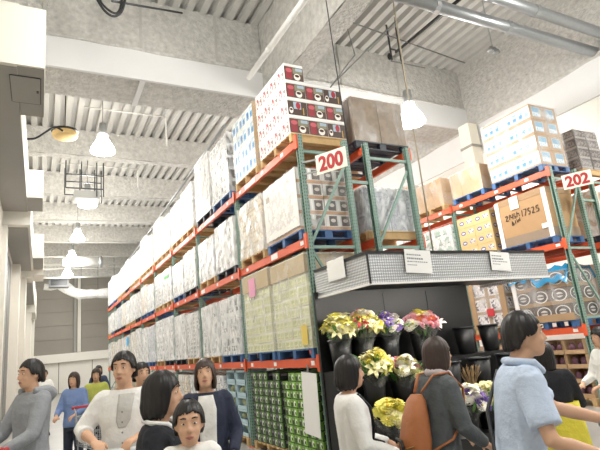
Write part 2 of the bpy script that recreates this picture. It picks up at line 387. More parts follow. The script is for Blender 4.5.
pipe('tan vertical conduit running up beside the last green post under sign 200', [(5.50,5.78,2.61),(5.56,5.78,8.84)], .012, mat('conduit_tan','#b9ad95',.6), 'conduit', 'pipe')
pipe('second thin drop rod hanging in front of the coffee cartons', [(4.08,5.7,4.35),(3.98,5.7,8.84)], .009, DARKST, 'hanger_rod', 'rod')
# thin pipes in the far bays of the left aisle
def xpipe(label, x0, x1, y, z, r, drop=None):
    o = MB().tube([(x0,y,z),(x1,y,z)], r, 8).build('sprinkler_pipe', PW, None, True); tag(o, label, 'pipe')
    if drop: MB().tube([(x1,y,z),(x1,y+.02,z-drop)], r, 6).build('drop_leg', PW, o)
xpipe('thin pipe with a drop leg just beyond the main beam', .9, 3.1, 13.2, 8.5, .025, .9)
xpipe('thin pipe below the second sprayed beam of the aisle', .4, 3.0, 17.4, 8.45, .025, .7)
xpipe('white cross pipe over the aisle, third bay', -.9, 4.2, 21.5, 7.55, .05)
xpipe('white cross pipe over the aisle, fourth bay', -.9, 4.2, 25.2, 7.5, .05)
xpipe('white cross pipe over the aisle, last bay', -.9, 4.2, 29.8, 7.3, .06)
xpipe('thin white conduit under the last sprayed beam', -.9, 4.2, 32.5, 7.0, .05)
t = thing('round_duct', 'pale round duct with end cap crossing the far aisle ceiling', 'duct', (.9, 27.6, 7.0))
MB().tube([(0,0,0),(1.75,0,0)], .26, 14).build('duct_body', PW, t, True); MB().tube([(1.75,0,0),(1.9,0,0)], .3, 14).build('end_cap', STEEL, t, True)
MB().tube([(.4,0,.24),(.4,0,1.85)], .015, 5).build('hanger_rod', DARKST, t)
# foil-wrapped duct at the far end
fo = mat('foil_wrap', '#f0f0ee', .35, noise=.3, nscale=9, bump=.8, bscale=12)
t = thing('foil_duct', 'crumpled white foil-wrapped duct crossing below the far ceiling', 'duct', (0, 34, 6.2))
random.seed(3)
pts = [(1.0,0,.55),(1.4,0,.35),(1.75,0,.1),(2.2,0,-.05)]+[(2.5+k*.3,0,-.05+random.uniform(-.02,.02)) for k in range(9)]
MB().tube(pts, [.3+random.uniform(-.05,.05) for _ in pts], 10).build('duct_body', fo, t)
MB().tube([(0.1,0,.5),(.5,0,.45),(1.0,0,.55)], .2, 10).build('duct_branch', fo, t)
for k in range(4): MB().tube([(1.2+k*1,0,.2),(1.2+k*1,0,2.66)], .015, 5).build('hanger_rod', DARKST, t)
t = MB().box(.35,1.45,32.9,33.4,6.5,7.05).build('air_handler', mat('unit_dark','#5c5f60',.5)); tag(t, 'dark boxed air unit in front of the far wall', 'air unit')
MB().box(.45,1.35,32.87,32.9,6.6,6.95).build('grille', BLACK, t)
# square bracket frame near the second lamp
t = thing('lamp_frame', 'dark square tube frame hanging beside the lit lamps of the left aisle', 'bracket', onZ(84,192,7.1))
for s in (-.35,.35):
    for q in (0,.45): MB().bar((-.55,s,q),(.55,s,q),.035).build('frame_bar', DARKST, t)
    for x in (-.55,-.1,.35,.55): MB().bar((x,s,-.25 if x>.3 else 0),(x,s,.9),.035).build('frame_post', DARKST, t)
MB().box(-.3,.45,-.3,.3,-.3,-.05).build('control_box', mat('unit_grey','#a8a8a4',.5), t)
# cables
def cable(label, pts, r, m=BLACK, parts=()):
    cu = []
    P = [Vector(p) for p in pts]
    for k in range(len(P)-1):
        a, b = P[max(k-1,0)], P[min(k+2,len(P)-1)]
        for s in range(6):
            u = s/6; q = .5*((2*P[k])+(P[k+1]-a)*u+(2*a-5*P[k]+4*P[k+1]-b)*u*u+(3*P[k]-a-3*P[k+1]+b)*u**3); cu.append(q)
    cu.append(P[-1]); o = MB().tube(cu, r, 6).build('cable', m, None, True); return tag(o, label, 'cable')
cable('outer black cable loop hanging from the deck at the top left', [onY(x,y,7.3) for x,y in ((92,-14),(98,1),(107,13),(116,16),(123,8),(127,-14))], .022)
cable('inner black cable loop hanging from the deck at the top left', [onY(x,y,7.35) for x,y in ((94,-14),(101,2),(110,11),(117,13),(121,5),(123,-14))], .02)
pipe('thin conduit carrying the black cable loops at the top left', [onY(112,1,7.4), onY(182,13,8.6)], .02, DARKST, 'conduit')
MB_r = thing('cable_reel', 'yellowish wooden oval cable reel hanging by the left soffit', 'cable reel', onZ(65,135,7.0))
MB().lathe((0,0,-.06), [(.02,.0),(.26,.0),(.28,.04),(.28,.1),(.26,.13),(.02,.13)], 18, True).build('reel_disc', mat('reel_wood','#d2b377',.6,noise=.1), MB_r, True)
MB().lathe((0,0,.07), [(.22,0),(.3,.0),(.3,.03),(.22,.03)], 18, True).build('cable_winding', BLACK, MB_r, True)
MB().tube([(0,0,.1),(0,0,1.8)], .012, 5).build('hanger_rod', DARKST, MB_r)
cable('black cable sagging from the left soffit to the wooden reel', [onY(x,y,10.6) for x,y in ((27,139),(36,138),(46,132),(55,127),(63,131))], .022)

# ------------------------------------------------------------------ pallet racks
LV = (1.45, 3.12, 4.63)          # top of the beams
posts_cache = {}
def post_mesh(h):
    """open channel upright: web + two flanges with returns; UV counts the perforations"""
    if h in posts_cache: return posts_cache[h]
    m = MB(); w, d, t = .085, .075, .006
    sec = [(-w/2,-d/2),(w/2,-d/2),(w/2,d/2),(w/2-.018,d/2),(w/2-.018,-d/2+t),(-w/2+.018,-d/2+t),(-w/2+.018,d/2),(-w/2,d/2)]
    n = len(sec)
    for z in (0, h): m.v += [(x, y, z) for x, y in sec]
    for j in range(n):
        k = (j+1) % n; a, b = sec[j], sec[k]; L_ = math.hypot(b[0]-a[0], b[1]-a[1])
        uu = 1 if L_ > .05 else .02
        m.face((j, k, k+n, j+n), [(0,0),(uu,0),(uu,h/.05),(0,h/.05)])
    m.face(list(range(n, 2*n)))
    me = m.mesh('post', GPOST); posts_cache[h] = me; return me
beam_cache = {}
def beam_mesh(L):
    if L in beam_cache: return beam_cache[L]
    m = MB(); sec = [(-.025,-.12),(.025,-.12),(.025,-.04),(.025,0),(-.025,0)]   # box section
    m.box(-.027,.027,0,L,-.12,0)
    me = m.mesh('beam', ORANGE); beam_cache[L] = me; return me
conn = MB().box(-.032,.0,-.035,.035,-.17,.05).mesh('beam_connector', ORANGE)
foot = MB().box(-.07,.07,-.06,.06,0,.012).mesh('foot_plate', ORANGE)
tagm = MB().box(-.0015,.0015,-.05,.05,-.03,.03).mesh('shelf_label', PLAINW)
def rack(label, x0, x1, ys, h, levels=LV, front=-1, labels=True, detail_y=14):
    t = thing('pallet_rack', label, 'rack', ((x0+x1)/2, ys[0], 0)); cx = (x0+x1)/2; w = (x1-x0)
    for i, y in enumerate(ys):
        for s in (-1, 1):
            obj('post', post_mesh(h), t, (s*(w/2-.04), y-ys[0], 0), (0,0,PI/2 if s < 0 else -PI/2))
            obj('foot_plate', foot, t, (s*(w/2-.04), y-ys[0], 0))
        if y > detail_y and i % 3: continue
        z = .25; up = True; xi = w/2-.075
        while z < h-.5:
            MB().bar((-xi, y-ys[0], z), (xi, y-ys[0], z), .035, .045).build('horizontal_brace', GREEN, t)
            z2 = min(z+1.36, h-.25)
            a, b = ((-xi, z+.06), (xi, z2-.06)) if up else ((xi, z+.06), (-xi, z2-.06))
            MB().bar((a[0], y-ys[0], a[1]), (b[0], y-ys[0], b[1]), .03, .04).build('diagonal_brace', GREEN, t)
            z = z2; up = not up
        MB().bar((-xi, y-ys[0], h-.25), (xi, y-ys[0], h-.25), .035, .045).build('horizontal_brace', GREEN, t)
    for i in range(len(ys)-1):
        L_ = ys[i+1]-ys[i]-.085
        for z in levels:
            for s in (-1, 1):
                xx = s*(w/2-.028); yy = ys[i]-ys[0]+.0425
                obj('beam', beam_mesh(round(L_, 3)), t, (xx, yy, z))
                if s == front:
                    for q in (ys[i]-ys[0], ys[i+1]-ys[0]): obj('beam_connector', conn, t, (s*(w/2)+(.002 if s < 0 else .034), q, z))
                    if labels:
                        rr = random.Random(i*7+int(z*10))
                        for k in range(3 if i < 3 else 2):
                            obj('shelf_label', tagm, t, (s*(w/2+.0015), yy+L_*(.12+.38*k+rr.uniform(-.08,.08)), z-.06))
    return t
YA = [5.9, 8.62, 11.4, 13.96, 16.52, 19.08, 21.64, 24.2, 26.76, 29.3]
rA = rack('long green and orange pallet rack carrying sign 200, facing the left aisle', 3.3, 4.18, YA, 4.68)
rB = rack('green and orange pallet rack back to back with the sign 200 rack', 4.5, 5.42, YA[:4], 4.68, front=1)
YC = [5.92, 8.67, 11.42, 14.17, 16.9]
rC = rack('green and orange pallet rack carrying sign 202, facing the camera side aisle', 9.1, 9.99, YC, 4.68)
rD = rack('green pallet rack behind the sign 202 rack at the right edge', 10.42, 11.3, YC[:3], 4.68, front=1)
for y in (0,):
    for z in (1.8, 4.0):
        MB().bar((.44, 0, z), (.44+.32, 0, z), .04, .05).build('row_spacer', GREEN, rA)
        MB().bar((.445, 0, z), (.445+.43, 0, z), .04, .05).build('row_spacer', GREEN, rC)
# white protective strips on the top beam
for (y, L_, z) in ((7.55, .5, 4.57), (9.9, .75, 4.57), (12.1, .9, 4.57), (15, .9, 4.57), (10.9, .3, 3.06), (6.9,.25,3.06)):
    MB().box(-.4425, -.4405, y-5.9, y-5.9+L_, z-.045, z+.045).build('beam_sticker', PLAINW, rA)

# ------------------------------------------------------------------ number signs
def text_mesh(body, size):
    c = bpy.data.curves.new('txt', 'FONT'); c.body = body; c.size = size; c.align_x = 'CENTER'; c.align_y = 'CENTER'; c.extrude = .0015; c.offset = .012*size/.3; c.resolution_u = 3
    o = bpy.data.objects.new('txt', c); me = bpy.data.meshes.new_from_object(o); bpy.data.objects.remove(o); bpy.data.curves.remove(c); return me
RED = mat('sign_red', '#b3272d', .5); CREAM = mat('sign_cream', '#f3efdf', .55)
def number_sign(txt, p0, p1, z0, z1, label, post):
    p0 = Vector((*p0, 0)); p1 = Vector((*p1, 0)); L_ = (p1-p0).length; d = (p1-p0).normalized(); ang = math.atan2(d.y, d.x)
    t = thing('aisle_sign', label, 'sign', (p0.x, p0.y, z0), ang); hh = z1-z0
    MB().box(0, L_, -.004, .004, 0, hh).build('sign_board', CREAM, t)
    me = text_mesh(txt, hh*1.12); me.materials.clear(); me.materials.append(RED)
    n = obj('numerals', me, t, (L_/2, -.0065, hh*.5), (PI/2, 0, 0)); wd = n.dimensions
    bb = [v.co.x for v in me.vertices]; bh = [v.co.y for v in me.vertices]
    sx = L_*.80/(max(bb)-min(bb)); sy = hh*.78/(max(bh)-min(bh)); cx = (max(bb)+min(bb))/2; cy = (max(bh)+min(bh))/2
    for v in me.vertices: v.co.x = (v.co.x-cx)*sx; v.co.y = (v.co.y-cy)*sy
    v = Matrix.Rotation(-ang, 3, 'Z') @ (Vector((*post, 0))-p0)
    for q in (.2, .8): MB().bar((.02,.008,hh*q),(v.x,v.y,hh*q),.02).build('mounting_arm', STEEL, t)
number_sign('200', (3.482,5.72), (3.728,5.288), 3.99, 4.291, 'red 200 on a cream sign, on the rack end under the coffee cartons', (3.34,5.87))
number_sign('202', (9.157,5.72), (9.412,5.27), 4.102, 4.40, 'red 202 on a cream sign, at the right edge beside the kraft box', (9.15,5.89))

# ------------------------------------------------------------------ pallets
pal_cache = {}
def pallet(label, x0, x1, y0, y1, z, kind='wood', detail=True):
    w, d = round(x1-x0, 3), round(y1-y0, 3); m = {'wood': WOOD, 'blue': BLUEP, 'dark': DARKP}[kind]
    t = thing('pallet', label, 'pallet', ((x0+x1)/2, (y0+y1)/2, z), 0, kind+' pallets')
    key = (w, d, kind, detail)
    if key not in pal_cache:
        L_ = []
        nb = 7 if kind == 'wood' else 9
        def add(n, *b): L_.append((n, MB().box(*b)))
        bwid = d/nb*(.72 if kind == 'wood' else .86)
        for k in range(nb): c = -d/2+bwid/2+(d-bwid)*k/(nb-1); add('deck_board', -w/2, w/2, c-bwid/2, c+bwid/2, .115, .137)
        for yy in (-d/2+.05, 0, d/2-.05):
            if kind == 'wood': add('stringer', -w/2, w/2, yy-.04, yy+.04, .02, .1145)
            else:
                for xx in (-w/2+.07, 0, w/2-.07): add('foot_block', xx-.065, xx+.065, yy-.045, yy+.045, .018, .1145)
            add('bottom_board', -w/2, w/2, yy-.05, yy+.05, 0, .0175)
        if detail: pal_cache[key] = [(n, b.mesh(n, m)) for n, b in L_]
        else:
            j = MB()
            for n, b in L_:
                o = len(j.v); j.v += b.v
                for f, u in zip(b.f, b.uv): j.face([i+o for i in f], u)
            pal_cache[key] = [('pallet_boards', j.mesh('pallet_boards', m))]
    for n, me in pal_cache[key]: obj(n, me, t)
    return t
PH = .138

# ------------------------------------------------------------------ loads
def film_shell(t, w, d, h, m, wr=.012, z0=.0, seed=0, top=True):
    rr = random.Random(seed); mb = MB(); nx, ny, nz = 4, 5, 7
    def P(x, y, z):
        return (x*(w/2+.012), y*(d/2+.012), z)
    per = [(-1+2*i/nx, -1) for i in range(nx)]+[(1, -1+2*i/ny) for i in range(ny)]+[(1-2*i/nx, 1) for i in range(nx)]+[(-1, 1-2*i/ny) for i in range(ny)]
    rings = []
    for k in range(nz+1):
        z = z0+(h+.008-z0)*k/nz; ring = []
        for (x, y) in per:
            q = Vector(P(x, y, z)); e = rr.uniform(0, wr)
            q.x += math.copysign(e, x)*(abs(x) > .99); q.y += math.copysign(e, y)*(abs(y) > .99); ring.append(q)
        rings.append(ring)
    if top: rings.append([Vector((p.x*.45, p.y*.45, h+.014)) for p in rings[-1]])
    mb.loft(rings, False)
    if top:
        n = len(per); b = len(rings)-1; mb.face([b*n+j for j in range(n)])
    return mb.build('stretch_film', m, t, False)
carton_cache = {}
def load(label, x0, x1, y0, y1, z, h, grid, m, film=None, detail=True, cat='pallet load', name='wrapped_load', group=None, gap=.006, part='carton', skip=None, jit=.004, seed=0, top_rows=None):
    """a pallet load of stacked cartons (each a part) with optional film; grid = (nx, ny, nz)"""
    w, d = x1-x0, y1-y0; t = thing(name, label, cat, ((x0+x1)/2, (y0+y1)/2, z), 0, group); nx, ny, nz = grid; rr = random.Random(seed+int(y0*100)+int(z*31))
    cw, cd, ch = w/nx, d/ny, h/nz; key = (round(cw,3), round(cd,3), round(ch,3), m.name)
    if key not in carton_cache: carton_cache[key] = MB().box(-cw/2+gap/2, cw/2-gap/2, -cd/2+gap/2, cd/2-gap/2, 0, ch-gap*.6).mesh(part, m)
    me = carton_cache[key]; j = MB()
    for k in range(nz):
        for a in range(nx):
            for b in range(ny):
                if skip and skip(a, b, k): continue
                if 0 < a < nx-1 and 0 < b < ny-1 and k < nz-1: continue       # buried inside the stack
                p = (-w/2+cw*(a+.5)+rr.uniform(-jit,jit), -d/2+cd*(b+.5)+rr.uniform(-jit,jit), ch*k)
                if detail: obj(part, me, t, p, (0,0,rr.uniform(-1,1)*jit*2))
                else: j.box(p[0]-cw/2+gap/2, p[0]+cw/2-gap/2, p[1]-cd/2+gap/2, p[1]+cd/2-gap/2, p[2], p[2]+ch-gap*.6)
    if not detail:
        o = j.build(part+'_stack', m, t); o['kind'] = 'stuff'
    if film: film_shell(t, w, d, h, film, seed=seed+int(y0*10))
    return t

# carton prints
GP = '#7d7f86'
M_white = printmat('print_white_grey', '#eceae6', [('n',.1,.9,.55,.85,'#8e8f96',9), ('r',.12,.4,.15,.4,'#6f727b'), ('n',.5,.9,.15,.4,'#7b7d87',11)])
M_white2 = printmat('print_white_text', '#efefed', [('n',.08,.92,.2,.45,'#5f636c',14), ('r',.62,.88,.5,.85,'#6c707a'), ('r',.12,.3,.6,.85,'#9a9ca4')])
M_blue = printmat('print_white_blue', '#f2f2f0', [('r',.08,.42,.2,.72,'#5fa9da'), ('e',.25,.5,.1,.18,'#2468b0'), ('r',.55,.9,.18,.6,'#74b7de'), ('n',.5,.95,.55,.9,'#b4d3e4',10), ('e',.72,.4,.09,.16,'#2f76bd')])
M_bluek = printmat('print_kraft_white_blue', '#b09271', [('r',.0,1,.12,.88,'#e9ebec'), ('r',.06,.24,.2,.74,'#7cbce2'), ('r',.31,.48,.2,.74,'#6fb2dc'), ('r',.56,.73,.2,.74,'#7cbce2'), ('r',.80,.95,.2,.74,'#8cc4e6'), ('e',.15,.4,.06,.14,'#2f76bd'), ('e',.4,.4,.06,.14,'#2f76bd'), ('e',.65,.4,.06,.14,'#2f76bd'), ('n',.02,.98,.5,.86,'#d8e4ea',8)])
M_blueend = printmat('print_kraft_bluepatch', '#b09271', [('r',.2,.82,.2,.86,'#a9c3d2'), ('r',.24,.78,.5,.82,'#7fa9c6'), ('n',.22,.8,.22,.5,'#dfe6ea',22)])
M_beige = printmat('print_beige', '#e3d7c2', [('r',.0,1,.0,.12,'#c2ab88'), ('n',.1,.9,.3,.8,'#b7aa98',18), ('r',.1,.35,.4,.75,'#f3f0ea')])
M_lime = printmat('print_pale_lime', '#e4e2c4', [('r',.0,1,.86,1,'#efeee0'), ('r',.08,.45,.15,.75,'#c6cb96'), ('r',.55,.92,.15,.75,'#cfd3a2'), ('n',.1,.9,.3,.6,'#ece8c9',18)])
M_green = printmat('print_green_bottle', '#7fb04a', [('r',0,1,0,.1,'#2f4a24'), ('r',.52,1,.1,1,'#8cc04f'), ('r',.06,.4,.12,.9,'#3c4436'), ('e',.66,.5,.14,.34,'#f2f3ea'), ('e',.72,.42,.08,.2,'#2b2b33'), ('r',.1,.34,.62,.86,'#a9b38e')])
M_greend = printmat('print_green_dark', '#5c7c44', [('r',0,1,0,.1,'#22301f'), ('r',.55,1,.1,1,'#6f9a4b'), ('r',.04,.44,.1,.95,'#33353b'), ('e',.68,.5,.14,.34,'#e4e4e0'), ('e',.74,.4,.09,.22,'#25232c'), ('r',.1,.36,.55,.85,'#8b7f8f')])
M_coffee = printmat('print_coffee', '#efece8', [('r',.0,1,.04,.84,'#5e4a42'), ('r',.45,.96,.45,.80,'#8e8a72'), ('r',.6,.96,.62,.80,'#a9bccb'), ('r',.08,.4,.1,.78,'#9a3a42'), ('e',.25,.62,.17,.12,'#c9636c'), ('e',.66,.28,.17,.2,'#f4efe9'), ('e',.66,.34,.12,.08,'#4a2a1d')])
M_coffee2 = printmat('print_coffee_wide', '#efece8', [('r',.0,1,.04,.84,'#53423b'), ('r',.3,.7,.4,.80,'#a9bccb'), ('e',.55,.6,.12,.2,'#a8323c'), ('e',.17,.3,.1,.18,'#f4efe9'), ('e',.17,.35,.07,.07,'#4a2a1d'), ('r',.78,.83,.1,.5,'#c9a24a')])
M_coffeeside = printmat('print_coffee_side', '#f2efec', [('r',.1,.9,.12,.6,'#c9a8a6'), ('r',.14,.42,.14,.74,'#a8525c'), ('r',.58,.86,.14,.7,'#94827a'), ('n',.1,.9,.1,.8,'#efe6e2',14)])
M_cans = printmat('print_white_can', '#e9e6e2', [('r',0,1,0,.22,'#c99e7c'), ('r',.12,.44,.26,.92,'#5b5350'), ('e',.28,.62,.1,.12,'#d8cfc8'), ('r',.5,.56,.25,.95,'#fbfaf8'), ('r',.62,.94,.26,.92,'#6b605c'), ('e',.78,.62,.1,.12,'#ddd4cd')])
M_oval = printmat('print_yellow_kraft_oval', '#d9bd86', [('e',.28,.5,.15,.2,'#5a5f9e'), ('e',.28,.5,.1,.09,'#dcd6d0'), ('r',.58,.92,.35,.75,'#7f7fb0'), ('n',.58,.92,.35,.75,'#e6dcc8',30)])
M_sack = printmat('print_sack', '#e6e4e0', [('n',.05,.95,.2,.8,'#9a9c9f',10)], noise=.12)
M_dark = printmat('print_dark_tray', '#4a4340', [('r',.05,.95,.08,.3,'#8f8680'), ('n',.1,.9,.4,.9,'#7a706a',20)])
M_dkr = printmat('print_brown_wrap', '#8e7c68', [('n',.0,1,.0,1,'#96846f',9)], noise=.14)
M_silver = printmat('print_silver', '#cfd2d8', [('r',.05,.95,.1,.5,'#b3b8c2'), ('n',.1,.9,.55,.9,'#8f95a3',20)])
M_pack = printmat('print_pack_green', '#dfe6df', [('e',.5,.5,.34,.34,'#8fae9b'), ('r',.1,.9,.1,.25,'#6b7a78')])
LEVEL = ['lower level', 'middle level', 'top level']
XA0, XA1 = 3.27, 4.20
def A_load(lv, k, y0, y1, h, grid, m, film, pk, desc, detail=True, **kw):
    z = LV[lv]; o = ORD[k]
    pallet('%s pallet, %s from the near end, %s, sign 200 rack' % ({'wood':'pale wooden','blue':'blue plastic','dark':'dark plastic'}[pk], o, LEVEL[lv]), XA0+.01, XA1, y0, y1, z+.001, pk, detail)
    return load('%s, %s from near end, %s, sign 200 rack' % (desc, o, LEVEL[lv]), XA0+.02, XA1-.02, y0+.02, y1-.02, z+PH+.002, h-PH, grid, m, film, detail, group='pallet loads on the long rack', **kw)
def ink(t, parts): pass
# --- first bay, placed one by one
# coffee: three full tiers, a part tier on top
pallet('pale wooden pallet under the red coffee cartons on the top beam level', XA0+.01, 4.30, 6.0, 7.22, LV[2]+.001, 'wood')
t = thing('coffee_carton_load', 'red and brown printed coffee cartons in white trays at the near top corner', 'pallet load', (3.788, 6.61, LV[2]+PH+.002))
cw = 1.02/3; bw_ = 1.18/4; ch = .30
me_e = [MB() for _ in range(3)]
def coffee_mesh(i):
    m = MB(); m.box(-cw/2+.002, cw/2-.002, -bw_/2+.002, bw_/2-.002, 0, ch-.004)
    m.mi = [i, 2, i, 2, 3, 3]; return m.mesh('carton', [M_coffee, M_coffee2, M_coffeeside, PLAINW])
cmesh = [coffee_mesh(0), coffee_mesh(1)]
for k in range(4):
    for a in range(3):
        for b in range(4):
            if k == 3 and a > 0: continue
            if a == 1 and b in (1,2) and k < 2: continue
            obj('carton', cmesh[1 if (a, k) in ((2,0),(0,1),(2,2)) else 0], t, (-.51+cw*(a+.5), -.59+bw_*(b+.5), k*ch+.001))
for k in range(3): MB().box(-.513,.513,-.594,.594,k*ch+ch*.86,k*ch+ch*.995).build('white_tray', PLAINW, t)
# top level neighbours
kr = mat('kraft_edge', '#c3a272', .75)
t = A_load(2, 1, 7.36, 8.46, 1.37, (2,3,4), M_blue, FILMT, 'wood', 'white and sky-blue cartons, kraft corner')
MB().box(-.455,.455,-.535,-.525,0,1.24).build('kraft_board', kr, t)
t = A_load(2, 2, 8.78, 9.94, 1.42, (2,3,5), M_white2, FILM, 'blue', 'white cartons, dark banded corner')
for k in range(5): MB().box(-.46,.46,-.572,-.562,k*.256+.02,k*.256+.2).build('dark_band', mat('band_brown','#4b4239',.7), t)
A_load(2, 3, 10.08, 11.22, 1.52, (2,3,5), M_white, FILMW, 'dark', 'tall white film-wrapped load')
# middle level
t = A_load(1, 0, 6.0, 7.22, 1.10, (2,4,4), M_cans, FILMT, 'blue', 'white cartons with can prints')
MB().box(-.463,-.457,-.60,.59,.06,.95).build('printed_wrap', printmat('wrap_print','#eeeae4',[('n',.1,.9,.1,.9,'#d6d1cc',14),('r',.08,.2,.72,.82,'#a89a8c')],noise=.08), t)
A_load(1, 1, 7.34, 8.46, 1.12, (2,3,5), M_beige, FILM, 'wood', 'beige-white carton load under film')
A_load(1, 2, 8.76, 9.92, 1.12, (2,2,3), M_white, FILMW, 'dark', 'white film-wrapped load')
A_load(1, 3, 10.04, 11.2, 1.05, (2,3,4), M_white2, FILMW, 'wood', 'bright white film-wrapped carton load')
# lower level
t = A_load(0, 0, 6.0, 7.2, 1.47, (2,4,9), M_lime, FILMT, 'blue', 'lime-printed cartons, yellow notice')
MB().box(-.462,.45,-.59,.59,1.05,1.31).build('kraft_sleeve', mat('kraft_pale','#c8b492',.7,noise=.05), t)
MB().box(-.472,-.468,-.5,-.32,.05,.32).build('yellow_notice', mat('notice_yellow','#e9cf6a',.6), t)
t = A_load(0, 1, 7.3, 8.48, 1.5, (2,4,9), M_lime, FILMT, 'blue', 'lime-printed cartons, pink notice')
MB().box(-.462,.45,-.58,.58,1.05,1.34).build('kraft_sleeve', MATS['kraft_pale'], t)
MB().box(-.474,-.47,-.04,.24,.95,1.27).build('pink_notice', mat('notice_pink','#f2a9c8',.6), t)
A_load(0, 2, 8.78, 9.9, 1.24, (2,2,3), M_white2, FILM, 'blue', 'white cartons, grey prints')
A_load(0, 3, 10.04, 11.2, 1.24, (2,2,3), M_white2, FILMW, 'wood', 'white cartons, faint prints')
# remaining bays
types = [(M_white, (2,3,4), 'white film-wrapped carton load'), (M_sack, (1,2,11), 'stacked white sack load under film'), (M_white2, (2,3,5), 'white dark-printed cartons under film'),
         (M_sack, (2,2,8), 'grey-white layered load under film'), (M_silver, (2,3,4), 'silvery film-wrapped load'), (M_beige, (2,3,4), 'cream carton load under film')]
rr = random.Random(21)
for lv in (2, 1, 0):
    k = 4
    for i in range(2, 9):
        ya, yb = YA[i]+.07, YA[i+1]-.07; half = (yb-ya)/2
        for s in range(2):
            m, g, ds = types[rr.randrange(6)]
            if lv == 0 and i == 2 and s == 0: m, g, ds = types[1]
            hh = {2: rr.uniform(1.15,1.5), 1: rr.uniform(1.0,1.15), 0: rr.uniform(1.2,1.4)}[lv]
            a = ya+s*half+.03
            t = A_load(lv, k, a, a+half-.07, hh, g, m, FILMW if rr.random() < .6 else FILM, rr.choice(['wood','dark','blue','wood']), ds, detail=i < 3)
            if lv == 0 and i == 6 and s == 0:
                MB().box(-.475,-.47,-.3,.25,.75,1.1).build('blue_notice', mat('notice_blue','#3fa3d8',.6), t)
            if lv == 1 and i == 3 and s == 0:
                MB().box(-.475,-.47,-.3,.3,.7,.78).build('green_tape', mat('tape_green','#63c46a',.6), t)
            k += 1
# --- floor level of the 200 rack
for k, (y0, y1, m, nm) in enumerate(((6.05, 7.2, M_green, 'bright green beverage packs stacked on the floor beside the black flower stand'), (7.3, 8.5, M_greend, 'dark green beverage packs stacked on the floor beside the green post'))):
    pallet('pale wooden floor pallet under the '+nm.split(' stacked')[0], 3.3, 4.16, y0, y1, .0, 'wood')
    load(nm, 3.32, 4.14, y0+.02, y1-.02, PH, 1.12, (2,5,9), m, None, True, name='beverage_stack', part='beverage_pack', group='beverage packs on the floor', gap=.008, jit=.006, skip=lambda a,b,kk,K=k: kk == 8 and b in ((1,) if K else (4,)))
CR = mat('crate_blue', '#b9d3dc', .5); SPR = mat('produce_white_green', '#c3c8a0', .7, noise=.3, nscale=30)
pallet('pale wooden floor pallet under the light blue crates', 3.3, 4.16, 8.78, 9.9, .0, 'wood')
for c in range(2):
    for k in range(5):
        t = thing('produce_crate', 'light blue plastic produce crate, %s from the floor in the %s stack' % (ORD[k], ('nearer','farther')[c]), 'crate', (3.55, 9.05+c*.55, PH+.002+k*.232), 0, 'light blue crates on the floor')
        for x in (-.22,.215): MB().box(x,x+.012,-.24,.24,.0,.06).build('lower_rail', CR, t); MB().box(x,x+.012,-.24,.24,.19,.228).build('upper_rail', CR, t)
        for y in (-.24,.228):
            MB().box(-.22,.227,y,y+.012,0,.228).build('end_panel', CR, t)
        MB().box(-.208,.215,-.228,.228,0,.012).build('crate_floor', CR, t)
        q = random.Random(k)
        pb = MB()
        for _ in range(16): pb.ell((q.uniform(-.15,.15),q.uniform(-.17,.17),.08+q.uniform(0,.06)),(.05,.06,.06),6,5)
        o = pb.build('bean_sprouts', SPR, t, True); o['kind'] = 'stuff'
for k, (y0, y1, m, ds) in enumerate(((10.05,11.2,M_white2,'white carton cartons on the floor past the light blue crates'),(11.6,12.6,M_sack,'layered white sacks on the floor of the third bay'),(12.75,13.8,M_beige,'cream cartons on the floor of the third bay'),(14.1,15.1,M_white,'white wrapped load on the floor of the fourth bay'),(15.2,16.3,M_silver,'silvery wrapped load on the floor of the fourth bay'))):
    pallet('floor pallet under the '+ds.split(' on the')[0]+', '+ORD[k], 3.3, 4.16, y0, y1, 0, 'wood', False)
    load(ds, 3.32, 4.14, y0+.02, y1-.02, PH, 1.05, (2,3,5), m, FILM, False)
t = MB().box(-.0015,.0015,-.24,.2,-.82,0).build('paper_sign', PLAINW, None, False, (3.262, 6.2, 1.27)); tag(t, 'long blank white paper sheet hanging in front of the green packs', 'paper sign')
t.rotation_euler = (.06,0,0)
MB().box(-.003,.006,-.02,.02,0,.10).build('hanging_clip', STEEL, t)

# --- rack B
def P_load(label, x0, x1, y0, y1, z, h, grid, m, film, pk, pl, **kw):
    pallet(pl, x0, x1, y0, y1, z+.001, pk)
    return load(label, x0+.015, x1-.015, y0+.02, y1-.02, z+PH+.002, h, grid, m, film, **kw)
P_load('dark brown film-wrapped cartons on the top level right of the coffee cartons', 4.44, 5.53, 5.98, 7.2, LV[2], .8, (2,3,1), M_dkr, FILMT, 'dark', 'dark plastic pallet under the dark brown wrapped cartons')
P_load('silver-white wrapped load on the middle level behind the diagonal brace', 4.46, 5.44, 6.0, 7.2, LV[1], .72, (2,3,5), M_silver, FILM, 'wood', 'pale wooden pallet under the silver-white wrapped load')
P_load('kraft cartons on the top level behind the dark brown wrapped cartons', 4.46, 5.44, 7.35, 8.5, LV[2], .7, (2,3,2), KRAFT, FILMT, 'wood', 'wooden pallet under the kraft cartons behind the brown wrapped ones')
P_load('kraft cartons on the lower level above the flower stand', 4.46, 5.44, 6.0, 7.2, LV[0], 1.2, (2,3,4), KRAFT, FILMT, 'wood', 'wooden pallet on the lower level above the flower stand')
P_load('white wrapped cartons on the middle level, second along the back-to-back rack', 4.46, 5.44, 7.35, 8.5, LV[1], 1.0, (2,3,4), M_white, FILM, 'wood', 'wooden pallet on the middle level, second along the back-to-back rack')

